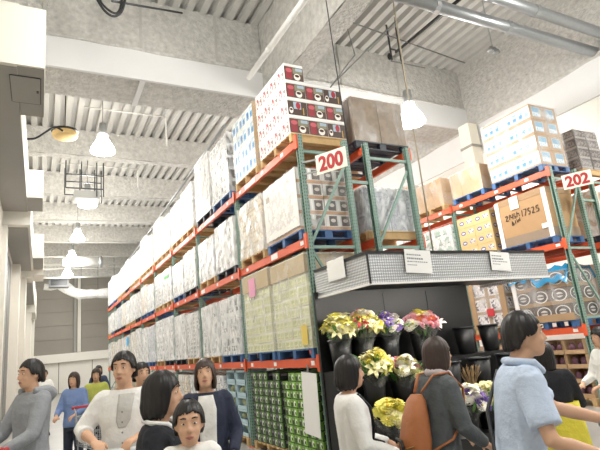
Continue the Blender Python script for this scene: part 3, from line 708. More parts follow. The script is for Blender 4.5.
# --- rack C (sign 202)
XC0, XC1 = 9.07, 9.98
def C_load(label, y0, y1, lv, h, grid, m, film, pk, pl, **kw): return P_load(label, XC0, XC1, y0, y1, LV[lv], h, grid, m, film, pk, pl, **kw)
pallet('blue plastic pallet under the sky-blue printed cartons on top of the 202 rack', XC0, XC1, 6.0, 7.32, LV[2]+.001, 'blue')
t = thing('blue_carton_load', 'white and sky-blue printed cartons with kraft ends on top of the 202 rack', 'pallet load', ((XC0+XC1)/2, 6.66, LV[2]+PH+.002))
cm = MB().box(-.22,.22,-.318,.318,0,.338); cm.mi = [1,2,1,0,2,2]; cm = cm.mesh('carton', [M_bluek, M_blueend, KRAFT])
for k in range(4):
    for a in range(2):
        for b in range(2): obj('carton', cm, t, (-.222+.444*a, -.32+.64*b, k*.345), (0,0,(random.random()-.5)*.012))
film_shell(t, .9, 1.28, 1.38, FILMT, seed=4)
C_load('brown cartons with loose white film, second along the top of the 202 rack', 7.55, 8.55, 2, .62, (2,3,2), KRAFT, FILMT, 'blue', 'blue plastic pallet under the brown cartons with loose film')
C_load('plain brown cartons, third along the top of the 202 rack', 8.85, 9.95, 2, .72, (2,3,2), KRAFT, FILMT, 'wood', 'wooden pallet third along the top of the 202 rack')
C_load('white-topped brown cartons, fourth along the top of the 202 rack', 10.1, 11.3, 2, .95, (2,3,3), KRAFT, FILM, 'wood', 'wooden pallet fourth along the top of the 202 rack')
# big kraft box
pallet('blue plastic pallet under the big kraft box with handwriting', XC0, XC1, 6.05, 7.4, LV[1]+.001, 'blue')
t = thing('kraft_box', 'big kraft box with black handwriting and white corner guards on the 202 rack', 'box', ((XC0+XC1)/2, 6.725, LV[1]+PH+.002))
MB().box(-.43,.43,-.63,.63,0,1.0).build('box_body', mat('kraft_big','#b8946a',.7,noise=.06,nscale=5), t)
MB().box(-.437,.437,-.637,.637,.92,1.06).build('box_lid', mat('kraft_lid','#a98a67',.7,noise=.06), t)
MB().box(-.437,.437,-.637,.637,.0,.2).build('lower_sleeve', mat('kraft_lower','#9b8874',.7,noise=.06), t)
for s in (-1,1): MB().box(-.448,-.438,s*.6-.05,s*.6+.05,.0,1.03).build('corner_guard', PLAINW, t)
MB().box(-.452,-.4485,.02,.24,.78,1.06).build('paper_label', PLAINW, t)
MB().box(-.456,-.4495,-.62,-.42,.2,.3).build('paper_label', PLAINW, t)
INK = mat('marker_ink','#4a3a30',.7)
def strokes(par, lst, y0, z0, s, x):
    o = MB()
    for st in lst:
        for a, b in zip(st, st[1:]): o.bar((x, y0-a[0]*s, z0+a[1]*s), (x, y0-b[0]*s, z0+b[1]*s), .003, .016)
    return o
st = [[(0,.8),(.3,1),(.5,.8),(0,.1),(.6,.1)], [(.9,1.1),(.8,.2)], [(1.1,1.0),(1.1,.5),(1.5,.55)], [(1.5,1.1),(1.45,.1)], [(1.9,1.1),(1.7,.6),(2.1,.5),(2.0,.2),(1.7,.3)], [(2.4,1.2),(2.3,.3)], [(2.3,.8),(2.7,.9),(2.8,.3)],
      [(1.2,-.1),(1.1,-.9),(1.5,-.7),(1.3,-.4),(1.2,-.5)], [(1.8,-.1),(1.8,-.7)], [(2.1,-.0),(2.2,-.6),(2.5,-.1)], [(2.7,.1),(2.7,-.5)]]
o = strokes(t, st, .42, .56, .13, -.441); 
st2 = [[(0,1),(-.05,0)], [(.3,1),(.8,1),(.4,0)], [(1.4,1),(1.05,.95),(1.1,.55),(1.4,.5),(1.3,.05),(1.0,.1)], [(1.7,.9),(2.1,.95),(2.0,.55),(1.7,.05),(2.2,.1)], [(2.9,1.0),(2.5,.95),(2.5,.6),(2.9,.5),(2.8,.1),(2.4,.1)]]
o2 = strokes(t, st2, -.02, .57, .14, -.441); o.build('handwriting', INK, t); o2.build('handwriting', INK, t)
C_load('yellow-kraft cartons with blue oval prints, middle level of the 202 rack', 7.52, 8.58, 1, .98, (2,2,4), M_oval, None, 'wood', 'wooden pallet under the yellow-kraft cartons with blue ovals')
C_load('white packs with green lids, middle level just past the 202 post', 8.78, 9.8, 1, .95, (2,3,4), M_pack, FILM, 'wood', 'wooden pallet under the white packs with green lids')
C_load('white wrapped load at the back of the middle level, 202 rack', 9.95, 11.2, 1, 1.0, (2,3,4), M_white, FILM, 'wood', 'wooden pallet at the back of the middle level, 202 rack')
# lower level: dark packs with round lids under film, cyan sheet
M_round = printmat('print_round_lids', '#6c625a', [('r',0,1,0,.25,'#a58a68'), ('e',.5,.56,.4,.38,'#e6e4e0'), ('e',.5,.56,.34,.32,'#55504c'), ('e',.5,.56,.2,.16,'#d9d5d0'), ('r',.3,.7,.5,.6,'#6a625c')])
t = C_load('dark round-lidded trays under clear film, lower level of the 202 rack', 6.05, 7.35, 0, .98, (2,3,3), M_round, FILMT, 'blue', 'blue plastic pallet under the round-lidded trays')
MB().box(-.47,-.455,-.66,.65,.0,.14).build('kraft_tray_edge', KRAFT, t); MB().box(-.47,-.455,.54,.64,.1,1.0).build('white_post', PLAINW, t)
CY = filmmat('cyan_film', '#2792c4', .7, .95, 4)
t = thing('cyan_sheet', 'bright cyan plastic sheet crumpled over the trays of the 202 rack', 'plastic sheet', (9.525, 6.70, LV[0]+PH+1.0))
mb = MB(); q = random.Random(8)
NXs, NYs = 7, 10
hz = [[.03+q.uniform(0,.10) for _ in range(NYs+1)] for _ in range(NXs+1)]
for a in range(NXs+1):
    for b in range(NYs+1):
        e = (a in (0, NXs))
        mb.v.append((-.5+1.0*a/NXs, -.68+1.36*b/NYs, hz[a][b]-((.30 if b < 6 else .14)+q.uniform(0,.1) if e else 0)))
for a in range(NXs):
    for b in range(NYs): i = a*(NYs+1)+b; mb.face((i, i+NYs+1, i+NYs+2, i+1))
mb.build('sheet', CY, t, True)
M_btl = printmat('print_jars', '#b9a48a', [('r',.12,.88,.1,.9,'#d9d9da'), ('e',.3,.5,.14,.32,'#6d6a70'), ('e',.7,.5,.14,.32,'#7f7a80'), ('n',.1,.9,.1,.9,'#f2f0f0',20)])
t = C_load('jars in film between kraft corner boards, lower level of the 202 rack', 7.55, 8.58, 0, 1.02, (2,2,3), M_btl, FILMT, 'wood', 'wooden pallet under the jars between kraft corner boards')
for s in (-1,1): MB().box(-.47,-.45,s*.44-.07,s*.44+.07,0,1.02).build('corner_board', KRAFT, t)
MB().box(-.475,-.465,-.15,.05,.25,.42).build('red_notice', mat('notice_red','#d8434a',.6), t)
C_load('white packs wrapped in film, lower level beyond the jars', 8.8, 10.0, 0, 1.0, (2,3,4), M_pack, FILM, 'wood', 'wooden pallet beyond the jars on the lower level')
# kraft display trays on the floor
pallet('wooden floor pallet under the kraft display trays', XC0, XC1, 6.0, 7.4, 0, 'wood')
PUR = mat('bag_purple', '#6d4a5c', .5, noise=.3, nscale=25)
bagm = MB().ell((0,0,.1),(.05,.075,.1),8,6).mesh('snack_bag', PUR, True)
for c in range(3):
    for k in range(4):
        t = thing('display_tray', 'kraft display tray of purple bags, %s tier up, %s stack from the 202 sign' % (ORD[k], ORD[c]), 'tray', (9.34, 6.25+c*.44, PH+.002+k*.27), 0, 'kraft display trays')
        MB().box(-.22,.22,-.21,.21,0,.01).build('tray_floor', KRAFT, t)
        for y in (-.21,.2): MB().box(-.22,.22,y,y+.01,.01,.262).build('tray_side', KRAFT, t)
        MB().box(-.22,-.21,-.2,.2,.01,.08).build('tray_front', KRAFT, t); MB().box(.21,.22,-.2,.2,.01,.262).build('tray_back', KRAFT, t)
        for b in range(2): obj('snack_bag', bagm, t, (-.12,-.09+b*.18,.012))
pallet('second wooden floor pallet of the 202 rack', XC0, XC1, 7.6, 8.6, 0, 'wood')
load('brown carton load on the floor past the kraft display trays', 9.09, 9.96, 7.62, 8.58, PH, 1.05, (2,2,4), KRAFT, FILMT)
# --- rack D behind
def D_load(label, y0, y1, lv, h, g, m, film, pk, pl): return P_load(label, 10.42, 11.3, y0, y1, LV[lv], h, g, m, film, pk, pl)
D_load('dark wrapped tray load on top of the rack behind sign 202', 5.98, 7.1, 2, .95, (2,3,4), M_dark, FILMT, 'wood', 'wooden pallet under the dark wrapped trays')
D_load('tan wrapped load on the middle level behind sign 202', 5.98, 7.1, 1, 1.0, (2,3,3), KRAFT, FILM, 'dark', 'dark pallet under the tan wrapped load behind sign 202')
D_load('kraft load on the lower level behind sign 202', 5.98, 7.1, 0, 1.1, (2,3,4), KRAFT, FILMT, 'wood', 'wooden pallet on the lower level behind sign 202')

# ------------------------------------------------------------------ flower stand with tread-plate canopy
def tread():
    m, nt, N, L = newmat('tread_plate'); b = N['Principled BSDF']; b.inputs['Metallic'].default_value = .75; b.inputs['Roughness'].default_value = .38
    tc = N.new('ShaderNodeTexCoord'); sp = N.new('ShaderNodeSeparateXYZ'); L.new(tc.outputs['Object'], sp.inputs[0])
    s = _math(N, L, 'ADD', sp.outputs[0], sp.outputs[1])
    a = _math(N, L, 'SINE', _math(N, L, 'MULTIPLY', _math(N, L, 'ADD', s, sp.outputs[2]), 95)); c = _math(N, L, 'SINE', _math(N, L, 'MULTIPLY', _math(N, L, 'SUBTRACT', s, sp.outputs[2]), 95))
    h = _math(N, L, 'MULTIPLY', a, c)
    mr = N.new('ShaderNodeMapRange'); mr.inputs[1].default_value = -.2; mr.inputs[2].default_value = .5; L.new(h, mr.inputs[0])
    mx = N.new('ShaderNodeMix'); mx.data_type = 'RGBA'; L.new(mr.outputs[0], mx.inputs[0]); mx.inputs[6].default_value = lin('#a9abad'); mx.inputs[7].default_value = lin('#d9dadb'); L.new(mx.outputs[2], b.inputs['Base Color'])
    bp = N.new('ShaderNodeBump'); bp.inputs['Strength'].default_value = .5; bp.inputs['Distance'].default_value = .01; L.new(mr.outputs[0], bp.inputs['Height']); L.new(bp.outputs[0], b.inputs['Normal'])
    return m
TREAD = tread(); BLK = mat('display_black', '#141516', .45, noise=.15, nscale=3)
CX0, CX1, CY0, CY1, CZ0, CZ1 = 3.25, 6.32, 4.46, 5.70, 2.24, 2.60
st = thing('flower_stand', 'black flower stand under a silver tread-plate canopy at the rack end', 'display stand', (0,0,0))
MB().box(CX0, CX1, CY0, CY0+.02, CZ0, CZ1-.03).build('canopy_front', TREAD, st)
MB().box(CX0, CX0+.02, CY0+.02, CY1, CZ0, CZ1-.03).build('canopy_side', TREAD, st)
MB().box(CX1-.02, CX1, CY0+.02, CY1, CZ0, CZ1-.03).build('canopy_side', TREAD, st)
MB().box(CX0-.012, CX1+.012, CY0-.012, CY1, CZ1-.03, CZ1+.005).build('canopy_top', BLK, st)
MB().box(CX0+.02, CX1-.02, CY0+.02, CY1, CZ0+.06, CZ0+.08).build('canopy_soffit', BLK, st)
MB().box(CX0-.012, CX0+.006, CY0-.012, CY0+.006, CZ0-.01, CZ1-.03).build('corner_strip', BLK, st)
MB().box(CX0-.006, CX1+.006, CY0-.01, CY0+.03, CZ0-.022, CZ0).build('lower_trim', PLAINW, st)
MB().box(CX0-.01, CX0+.03, CY0+.03, CY1, CZ0-.022, CZ0).build('lower_trim', PLAINW, st)
ADDED_LED = mat('added_led_strip', '#ffffff', .5, emit='#fff8ee', estr=45)  # glowing strip added inside the canopy to brighten the flowers
MB().box(CX0+.12, CX1-.12, CY0+.06, CY0+.10, CZ0+.03, CZ0+.058).build('added_light_strip', ADDED_LED, st)
MB().box(3.19, 5.95, 5.66, 5.70, 0, CZ0+.06).build('back_panel', BLK, st)
for x in (4.3, 5.1): MB().box(x, x+.012, 5.652, 5.66, 0, CZ0).build('panel_seam', mat('seam_black','#0b0c0d',.4), st)
STEPS = ((5.24, 5.655, 1.28), (4.86, 5.238, .86), (4.46, 4.858, .44))
for (y0, y1, z) in STEPS:
    MB().box(3.2, 6.15, y0, y1, z-.03, z).build('shelf', BLK, st); MB().box(3.2, 6.15, y0, y0+.02, 0 if z < .5 else z-.42, z-.03).build('riser', BLK, st)
MB().box(3.2,3.22,4.48,5.65,0,.41).build('side_panel', BLK, st); MB().box(6.13,6.15,4.48,5.65,0,.41).build('side_panel', BLK, st)
MB().box(3.2,3.22,4.88,5.65,.41,.83).build('side_panel', BLK, st); MB().box(3.2,3.22,5.26,5.65,.83,1.25).build('side_panel', BLK, st)
MB().box(6.13,6.15,4.88,5.65,.41,.83).build('side_panel', BLK, st); MB().box(6.13,6.15,5.26,5.65,.83,1.25).build('side_panel', BLK, st)
PINK = mat('text_grey', '#8c8f96', .6)
def price_card(label, p, rz, w, h, tilt=0, lines=True):
    t = thing('price_card', label, 'price card', p, rz)
    MB().box(-w/2, w/2, -.002, .002, -h, 0).build('card', PLAINW, t)
    if lines:
        for k, (a, b, hh) in enumerate(((.08,.55,.014),(.08,.62,.02),(.08,.8,.011),(.08,.42,.009))):
            o = MB(); x = -w/2+a*w; q = random.Random(k)
            while x < -w/2+b*w: l = q.uniform(.012,.03); o.box(x, x+l, -.0035, -.002, -h*(.2+.15*k)-hh, -h*(.2+.15*k)); x += l+.009
            o.build('print_line', PINK, t)
    MB().box(-.03,.03,-.003,.004,-.005,.02).build('card_clip', STEEL, t)
    t.rotation_euler = (0, tilt, rz)
p = onX(335, 263, CX0-.018); price_card('blank-looking white card on the left side of the tread-plate canopy', (CX0-.018, p.y, p.z+.05), -PI/2, .40, .26, .0, False)
p = onY(417, 250, CY0-.018); price_card('white price card on the canopy front left of the middle', (p.x, CY0-.018, p.z), 0, .40, .28, .06)
p = onY(499, 252, CY0-.018); price_card('white price card on the canopy front towards its right end', (p.x, CY0-.018, p.z), 0, .36, .25, .06)

bk_body = MB().lathe((0,0,0), [(.105,0),(.11,.004),(.15,.37),(.14,.37),(.1,.02),(.02,.015)], 18, False)
bk_body.face(list(range(18))[::-1]); bk_m = bk_body.mesh('bucket_body', mat('bucket_black','#0e0f11',.45), True)
bk_rim = MB().lathe((0,0,0), [(.148,.365),(.165,.365),(.165,.385),(.148,.385),(.148,.365)], 18).mesh('rim', mat('rim_black','#2a2c30',.3), True)
def bucket(label, p):
    t = thing('flower_bucket', label, 'bucket', p, 0, 'black flower buckets'); obj('bucket_body', bk_m, t); obj('rim', bk_rim, t); return t
PET = {}
def petal_mesh(kind, col, cen):
    key = (kind, col)
    if key in PET: return PET[key]
    m = MB(); q = random.Random(hash(kind) % 97 if False else len(PET))
    if kind == 'lily':
        for j in range(6):
            a = 2*PI*j/6; ca, sa = math.cos(a), math.sin(a); i = len(m.v)
            for (r, w, z) in ((.01,.008,0),(.035,.02,.02),(.065,.016,.018),(.085,.001,.0)):
                m.v += [(r*ca-w*sa, r*sa+w*ca, z), (r*ca+w*sa, r*sa-w*ca, z+.001)]
            for k in range(3): m.face((i+2*k, i+2*k+1, i+2*k+3, i+2*k+2))
    else:
        for ring, (n, r, z, L_) in enumerate(((11,.016,.0,.034),(9,.01,.014,.028),(6,.004,.024,.02))):
            for j in range(n):
                a = 2*PI*j/n+ring*.4; ca, sa = math.cos(a), math.sin(a); w = .011; i = len(m.v)
                m.v += [(r*ca-w*sa*.5, r*sa+w*ca*.5, z), (r*ca+w*sa*.5, r*sa-w*ca*.5, z), ((r+L_)*ca+w*sa, (r+L_)*sa-w*ca, z+.012), ((r+L_)*ca-w*sa, (r+L_)*sa+w*ca, z+.012)]
                m.face((i,i+1,i+2,i+3))
    m.cm = 1; m.ell((0,0,.016 if kind == 'lily' else .03),(.013,.013,.01),8,4)
    me = m.mesh('flower_head', [mat('petal_'+col, col, .6, noise=.08, nscale=40), mat('eye_'+cen, cen, .7)]); PET[key] = me; return me
LEAF = mat('leaf_green', '#5f9146', .5, noise=.2, nscale=12, rnd=.25)
lf = MB()
for k, (l, w, z) in enumerate(((0,.006,0),(.06,.02,.02),(.13,.018,.02),(.19,.001,-.01))): lf.v += [(l,-w,z),(l,w,z)]
for k in range(3): lf.face((2*k,2*k+2,2*k+3,2*k+1))
leafm = lf.mesh('leaf', LEAF, True)
WRAP = filmmat('bouquet_wrap', '#e4e8e4', .03, .28, 9); STEMM = mat('stem_green', '#587d3f', .6)
def bouquet(label, p, r, cols, n, nl, seed, tilt=(0,0), lily=.5, h=.40, wrap=True, cen=None):
    q = random.Random(seed); t = thing('bouquet', label, 'bouquet', p, 0, 'bouquets on the flower stand'); t.rotation_euler = (tilt[0], tilt[1], 0)
    if wrap:
        m = MB(); rings = []
        for k in range(5):
            f = k/4; rr_ = .05+(r*.98-.05)*f**1.3
            rings.append([(math.cos(2*PI*j/20)*rr_*(1+(.08 if (j % 2 and k > 2) else 0)), math.sin(2*PI*j/20)*rr_*(1+(.08 if (j % 2 and k > 2) else 0)), h*f*1.02+(.025 if j % 2 and k == 4 else 0)) for j in range(20)])
        m.loft(rings, False).build('wrapper', WRAP, t)
    m = MB()
    for j in range(9): a = 2*PI*j/9; m.tube([(0.02*math.cos(a),.02*math.sin(a),.0),(r*.6*math.cos(a),r*.6*math.sin(a),h)], .005, 5)
    m.build('stems', STEMM, t)
    for i in range(n):
        rad = r*math.sqrt((i+.5)/n); a = i*2.39996; c = cols[q.randrange(len(cols))] if not (cen and rad < r*.45) else cen; k = 'lily' if q.random() < lily else 'mum'
        z = h+.17*(1-(rad/r)**2)-.03+q.uniform(-.015,.03)+.02
        o = obj('flower_head', petal_mesh(k, c[0], c[1]), t, (rad*math.cos(a), rad*math.sin(a), z), (-math.sin(a)*rad/r*.9+q.uniform(-.2,.2), math.cos(a)*rad/r*.9+q.uniform(-.2,.2), q.uniform(0,6)))
        o.rotation_euler = (-math.sin(a)*rad/r*.9+q.uniform(-.2,.2), math.cos(a)*rad/r*.9+q.uniform(-.2,.2), q.uniform(0,6)); s = q.uniform(1.0,1.45) if k == 'lily' else q.uniform(1.2,1.7); o.scale = (s,s,s)
    for i in range(nl):
        a = q.uniform(0,6.28); rad = r*q.uniform(.3,.9); o = obj('leaf', leafm, t, (rad*math.cos(a), rad*math.sin(a), h+q.uniform(-.12,.02)), (q.uniform(-.4,.4), -q.uniform(.3,1.2), a)); s = q.uniform(.7,1.3); o.scale = (s,s,s)
    return t
Yl = ('#f2ea7a','#c9a93a'); Wt = ('#f4f1e6','#d8cf8a'); Pk = ('#eda9b8','#c77a6a'); Rd = ('#d0484e','#7a2a2a'); Pu = ('#8a6fc0','#d8d080'); Cr = ('#eee6b0','#c9c47a'); Pl = ('#f3c9d2','#d8a0a0'); Or = ('#ec8a5a','#b3532f')
rows = [('left end of the upper shelf, mostly yellow lilies', 337, 326, 0, .185, [Yl,Yl,Wt,Cr], 62, 18, .5),
        ('upper shelf, yellow and white lilies with one red bloom', 360, 322, 0, .185, [Yl,Wt,Wt,Cr,Yl,Cr,Wt,Yl,Wt,Rd], 62, 16, .5),
        ('upper shelf, purple and white mixed flowers', 386, 324, 0, .17, [Pu,Pu,Wt,Wt], 30, 22, .2),
        ('upper shelf, pink ring of flowers around a yellow middle', 418, 321, 0, .25, [Pk,Pk,Wt,Or,Pk,Pl,Pl], 60, 8, .1),
        ('middle shelf, yellow flowers with long green leaves', 371, 362, 1, .19, [Yl,Cr], 24, 34, .5),
        ('middle shelf, cream and pale pink flowers', 399, 368, 1, .2, [Cr,Wt,Cr,Wt,Pk], 34, 24, .3),
        ('bottom shelf behind the white cardigan, small yellow flowers', 386, 430, 2, .2, [Yl,Yl,Cr], 44, 8, 0),
        ('bottom shelf right of the backpack, white and lilac flowers', 468, 421, 2, .2, [Wt,Wt,Pu], 40, 14, .1),
        ('bottom shelf near the light blue shirt, white flowers with green leaves', 491, 427, 2, .16, [Wt,Cr], 26, 24, .2)]
BX = []
for i, (ds, x, y, sh, r, cols, n, nl, ll) in enumerate(rows):
    z = STEPS[sh][2]; yy = (STEPS[sh][0]+STEPS[sh][1])/2
    P = onY(x, y, yy); X = max(P.x, 3.37); 
    bucket('black flower bucket holding the bouquet on the '+ds.split(', ')[0]+', '+ds.split(', ')[1] if len(ds) < 0 else 'black bucket under the bouquet of '+ds.split(', ')[-1], (X, yy, z+.001)); BX.append((sh, X))
    hh = max(.30, P.z-z-.09)
    bouquet('bouquet on the '+ds, (X, yy, z+.03), r, cols, n, nl, 40+i, (random.uniform(.12,.2), random.uniform(-.08,.08)), ll, min(hh, .55), cen=Yl if i == 3 else None)
for i, (x, y, ds) in enumerate(((463,327,'empty black bucket on the upper shelf next to the pink bouquet'), (487,323,'empty black bucket at the right end of the upper shelf'))):
    P = onY(x, y, 5.445); bucket(ds, (P.x, 5.445, STEPS[0][2]+.001))
for i, X in enumerate((4.75, 5.3, 5.85)): bucket('empty black bucket on the middle shelf, %s from the cream bouquet' % ORD[i], (X, 5.05, STEPS[1][2]+.001))
# dried grasses
t = thing('dried_grass', 'tuft of brown dried grasses on the middle shelf right of the backpack', 'dried grass', (5.03, 4.98, .862))
m = MB(); q = random.Random(2)
for k in range(46):
    a = q.uniform(0,6.28); r = q.uniform(.02,.17); m.tube([(0.02*math.cos(a),.02*math.sin(a),0),(r*.6*math.cos(a),r*.6*math.sin(a),.14),(r*math.cos(a),r*math.sin(a),q.uniform(.2,.32))], [.003,.002,.004], 4)
o = m.build('grass_blades', mat('dried_brown','#a08560',.8), t); o['kind'] = 'stuff'

# ------------------------------------------------------------------ people
def remesh(mb, name, m, parent, vox, smooth=2):
    me = mb.mesh(name+'_src', m); o = bpy.data.objects.new('tmp', me); COL.objects.link(o)
    md = o.modifiers.new('r', 'REMESH'); md.mode = 'VOXEL'; md.voxel_size = vox
    sm = o.modifiers.new('s', 'SMOOTH'); sm.iterations = smooth; sm.factor = .5
    dg = bpy.context.evaluated_depsgraph_get(); dg.update(); r = bpy.data.meshes.new_from_object(o.evaluated_get(dg)); r.name = name
    bpy.data.objects.remove(o); bpy.data.meshes.remove(me)
    if not r.materials: r.materials.append(m)
    r.polygons.foreach_set('use_smooth', [True]*len(r.polygons))
    return obj(name, r, parent)
def ring(cx, cy, z, rx, ry, n=16, p=2.3):
    out = []
    for j in range(n):
        a = 2*PI*j/n; c, s = math.cos(a), math.sin(a)
        out.append((cx+rx*math.copysign(abs(c)**(2/p), c), cy+ry*math.copysign(abs(s)**(2/p), s), z))
    return out
def cap_tube(mb, pts, rad, n=12, flat=1.0):
    """tube with rounded ends"""
    P = [Vector(p) for p in pts]; r = list(rad)
    d0 = (P[0]-P[1]).normalized(); d1 = (P[-1]-P[-2]).normalized()
    pts2 = [P[0]+d0*r[0]*.8, P[0]+d0*r[0]*.5]+P+[P[-1]+d1*r[-1]*.5, P[-1]+d1*r[-1]*.8]
    rr_ = [r[0]*.35, r[0]*.8]+r+[r[-1]*.8, r[-1]*.35]
    mb.tube(pts2, rr_, n, True, flat)
def hand(mb, wrist, fwd, palm_n, side, curl=.9, s=1.0):
    """palm and five bent fingers; side = direction of the thumb"""
    f = Vector(fwd).normalized(); n = Vector(palm_n); n = (n-f*n.dot(f)).normalized(); t = Vector(side); t = (t-f*t.dot(f)-n*t.dot(n)).normalized(); w = Vector(wrist)
    cap_tube(mb, [w, w+f*.03*s, w+f*.085*s], [.026*s, .032*s, .036*s], 10, .55)
    for k in range(-1, 2): cap_tube(mb, [w+f*.02*s+t*.018*k*s, w+f*.09*s+t*.022*k*s], [.017*s,.016*s], 8)
    for k, (off, L_) in enumerate(((.031,.072),(.0105,.082),(-.0105,.076),(-.031,.06))):
        p = w+f*.088*s+t*off*s; a = 0; pts = [p]
        for seg, fr in enumerate((.45,.32,.23)):
            a += curl*(.55 if seg == 0 else .75); d = f*math.cos(a)+n*math.sin(a); p = p+d*L_*fr*s; pts.append(p)
        cap_tube(mb, pts, [.0105*s,.0098*s,.009*s,.008*s], 7)
    b = w+f*.025*s+t*.03*s; q = b+(t*.7+f*.65+n*.25).normalized()*.042*s; e = q+(f*.8+t*.15+n*.6*curl).normalized()*.034*s
    cap_tube(mb, [w+f*.01*s+t*.012*s, b, q, e], [.018*s,.016*s,.012*s,.0095*s], 8)
def head_shape(mb, c, s, yaw, pitch, detail=True):
    """c = head centre (mid height); returns transform"""
    Rz = Matrix.Rotation(yaw, 3, 'Z') @ Matrix.Rotation(pitch, 3, 'X')
    T = lambda p: Vector(c)+Rz @ (Vector(p)*s)
    prof = [(-.118,.022,.062,.030),(-.108,.036,.080,.005),(-.09,.048,.089,-.025),(-.065,.057,.090,-.05),(-.04,.064,.088,-.072),(-.01,.070,.086,-.088),(.02,.0735,.086,-.096),(.05,.074,.087,-.098),(.075,.070,.080,-.092),(.095,.058,.062,-.075),(.108,.040,.040,-.05),(.116,.018,.012,-.026)]
    rings = []
    for z, w, f, b in prof:
        cy = (f+b)/2; ry = (f-b)/2
        rings.append([T((w*math.copysign(abs(math.cos(a))**.9, math.cos(a)), cy+ry*math.copysign(abs(math.sin(a))**.95, math.sin(a)), z)) for a in [2*PI*j/20 for j in range(20)]])
    mb.loft(rings)
    cap_tube(mb, [T((0,.084,.02)), T((0,.1,-.018)), T((0,.104,-.03))], [.008*s,.012*s,.014*s], 8)           # nose
    for sx in (-1, 1):
        cap_tube(mb, [T((sx*.01,.092,-.033)), T((sx*.016,.09,-.034))], [.009*s,.008*s], 6)
        cap_tube(mb, [T((sx*.015,.086,.03)), T((sx*.045,.074,.032))], [.011*s,.010*s], 6)                    # brow ridge
        mb.ell(T((sx*.076,-.012,-.005)), (.010*s,.020*s,.032*s), 8, 6, Rz)                                   # ear
        mb.ell(T((sx*.036,.066,-.035)), (.022*s,.016*s,.02*s), 8, 6, Rz)                                     # cheek
    cap_tube(mb, [T((-.018,.087,-.066)), T((.018,.087,-.066))], [.008*s,.008*s], 6)
    return T, Rz
def face_parts(par, T, Rz, s):
    ew = mat('eye_white', '#ece8e2', .3); ir = mat('iris_dark', '#2a1d16', .3); lip = mat('lips', '#b2716a', .5); br = mat('eyebrow', '#2b2320', .8)
    for sx in (-1, 1):
        MB().ell(T((sx*.031,.0785,.006)), (.0125*s,.008*s,.0045*s), 10, 6, Rz).build('eye', ew, par, True)
        MB().ell(T((sx*.031,.0855,.006)), (.0058*s,.003*s,.0048*s), 8, 5, Rz).build('iris', ir, par, True)
        MB().tube([T((sx*.015,.094,.033)), T((sx*.032,.091,.037)), T((sx*.05,.079,.033))], [.003*s,.0042*s,.002*s], 5).build('eyebrow', br, par, True)
    m = MB(); m.tube([T((-.023,.0895,-.066)), T((-.008,.0965,-.063)), T((.008,.0965,-.063)), T((.023,.0895,-.066))], [.002*s,.0045*s,.0045*s,.002*s], 6)
    m.tube([T((-.02,.089,-.068)), T((0,.0965,-.0725)), T((.02,.089,-.068))], [.002*s,.0055*s,.002*s], 6); m.build('lips', lip, par, True)
def hair(par, T, s, style, m, seed=1):
    q = random.Random(seed); na = 72; outer = []; inner = []
    for j in range(na):
        a = 2*PI*j/na; ca, sa = math.cos(a), math.sin(a)             # sa=1 front
        front = max(0, sa)
        tab = {'short': ((-1,-.078),(-.5,-.068),(-.2,-.02),(.1,.0),(.3,-.012),(.45,.012),(.75,.055),(1,.062)), 'bob': ((-1,-.125),(.1,-.125),(.35,-.105),(.55,-.02),(.75,.035),(1,.045))}.get(style, ((-1,-.175),(.1,-.17),(.35,-.13),(.55,-.02),(.75,.036),(1,.046)))
        for (s0, l0), (s1, l1) in zip(tab, tab[1:]):
            if s0 <= sa <= s1+1e-9: low = l0+(l1-l0)*(sa-s0)/(s1-s0)
        low += q.uniform(-.008,.008); lock = 1+.022*math.sin(j*1.9+seed)+q.uniform(-.012,.012)
        col_o, col_i = [], []
        for k in range(10):
            f = k/9; z = .132-(.132-low)*f**1.15
            zz = min(max(z, -.02), .13)/.135; e = math.sqrt(max(0, 1-max(0,zz)**2.3))
            bulge = 1.0 if z > -.02 else (1.0+(.10 if style == 'bob' else .06)*math.sin(min(1,(-.02-z)/.11)*PI)-.12*max(0,(-.02-z)/.12))
            rx = .0905*e*bulge; ryf = .100*e*bulge; ryb = .117*e*bulge
            jx = 1+((lock-1)*(.4+f)+q.uniform(-.008,.008))*(0 if k == 0 else 1)
            x = rx*ca*jx; y = (ryf if sa > 0 else ryb)*sa*jx-.004
            col_o.append(T((x, y, z+.0))); col_i.append(T((x*.80, y*.80, z-.016 if k < 6 else z)))
        outer.append(col_o); inner.append(col_i)
    mb = MB(); n = 10
    for cols in (outer, inner):
        for c in cols: mb.v += [tuple(p) for p in c]
    O = lambda j, k: (j % na)*n+k
    I = lambda j, k: na*n+(j % na)*n+k
    for j in range(na):
        for k in range(n-1):
            mb.face((O(j,k), O(j,k+1), O(j+1,k+1), O(j+1,k))); mb.face((I(j,k), I(j+1,k), I(j+1,k+1), I(j,k+1)))
        mb.face((O(j,n-1), I(j,n-1), I(j+1,n-1), O(j+1,n-1)))
    return mb.build('hair', m, par, True)
SKIN = mat('skin', '#d8ab8c', .55, noise=.04, nscale=12)
HAIRB = mat('hair_black', '#1c1817', .42, noise=.3, nscale=40); HAIRBR = mat('hair_brown', '#3e2f28', .45, noise=.3, nscale=40)
SHOE = mat('shoe_dark', '#2b2a2b', .6)
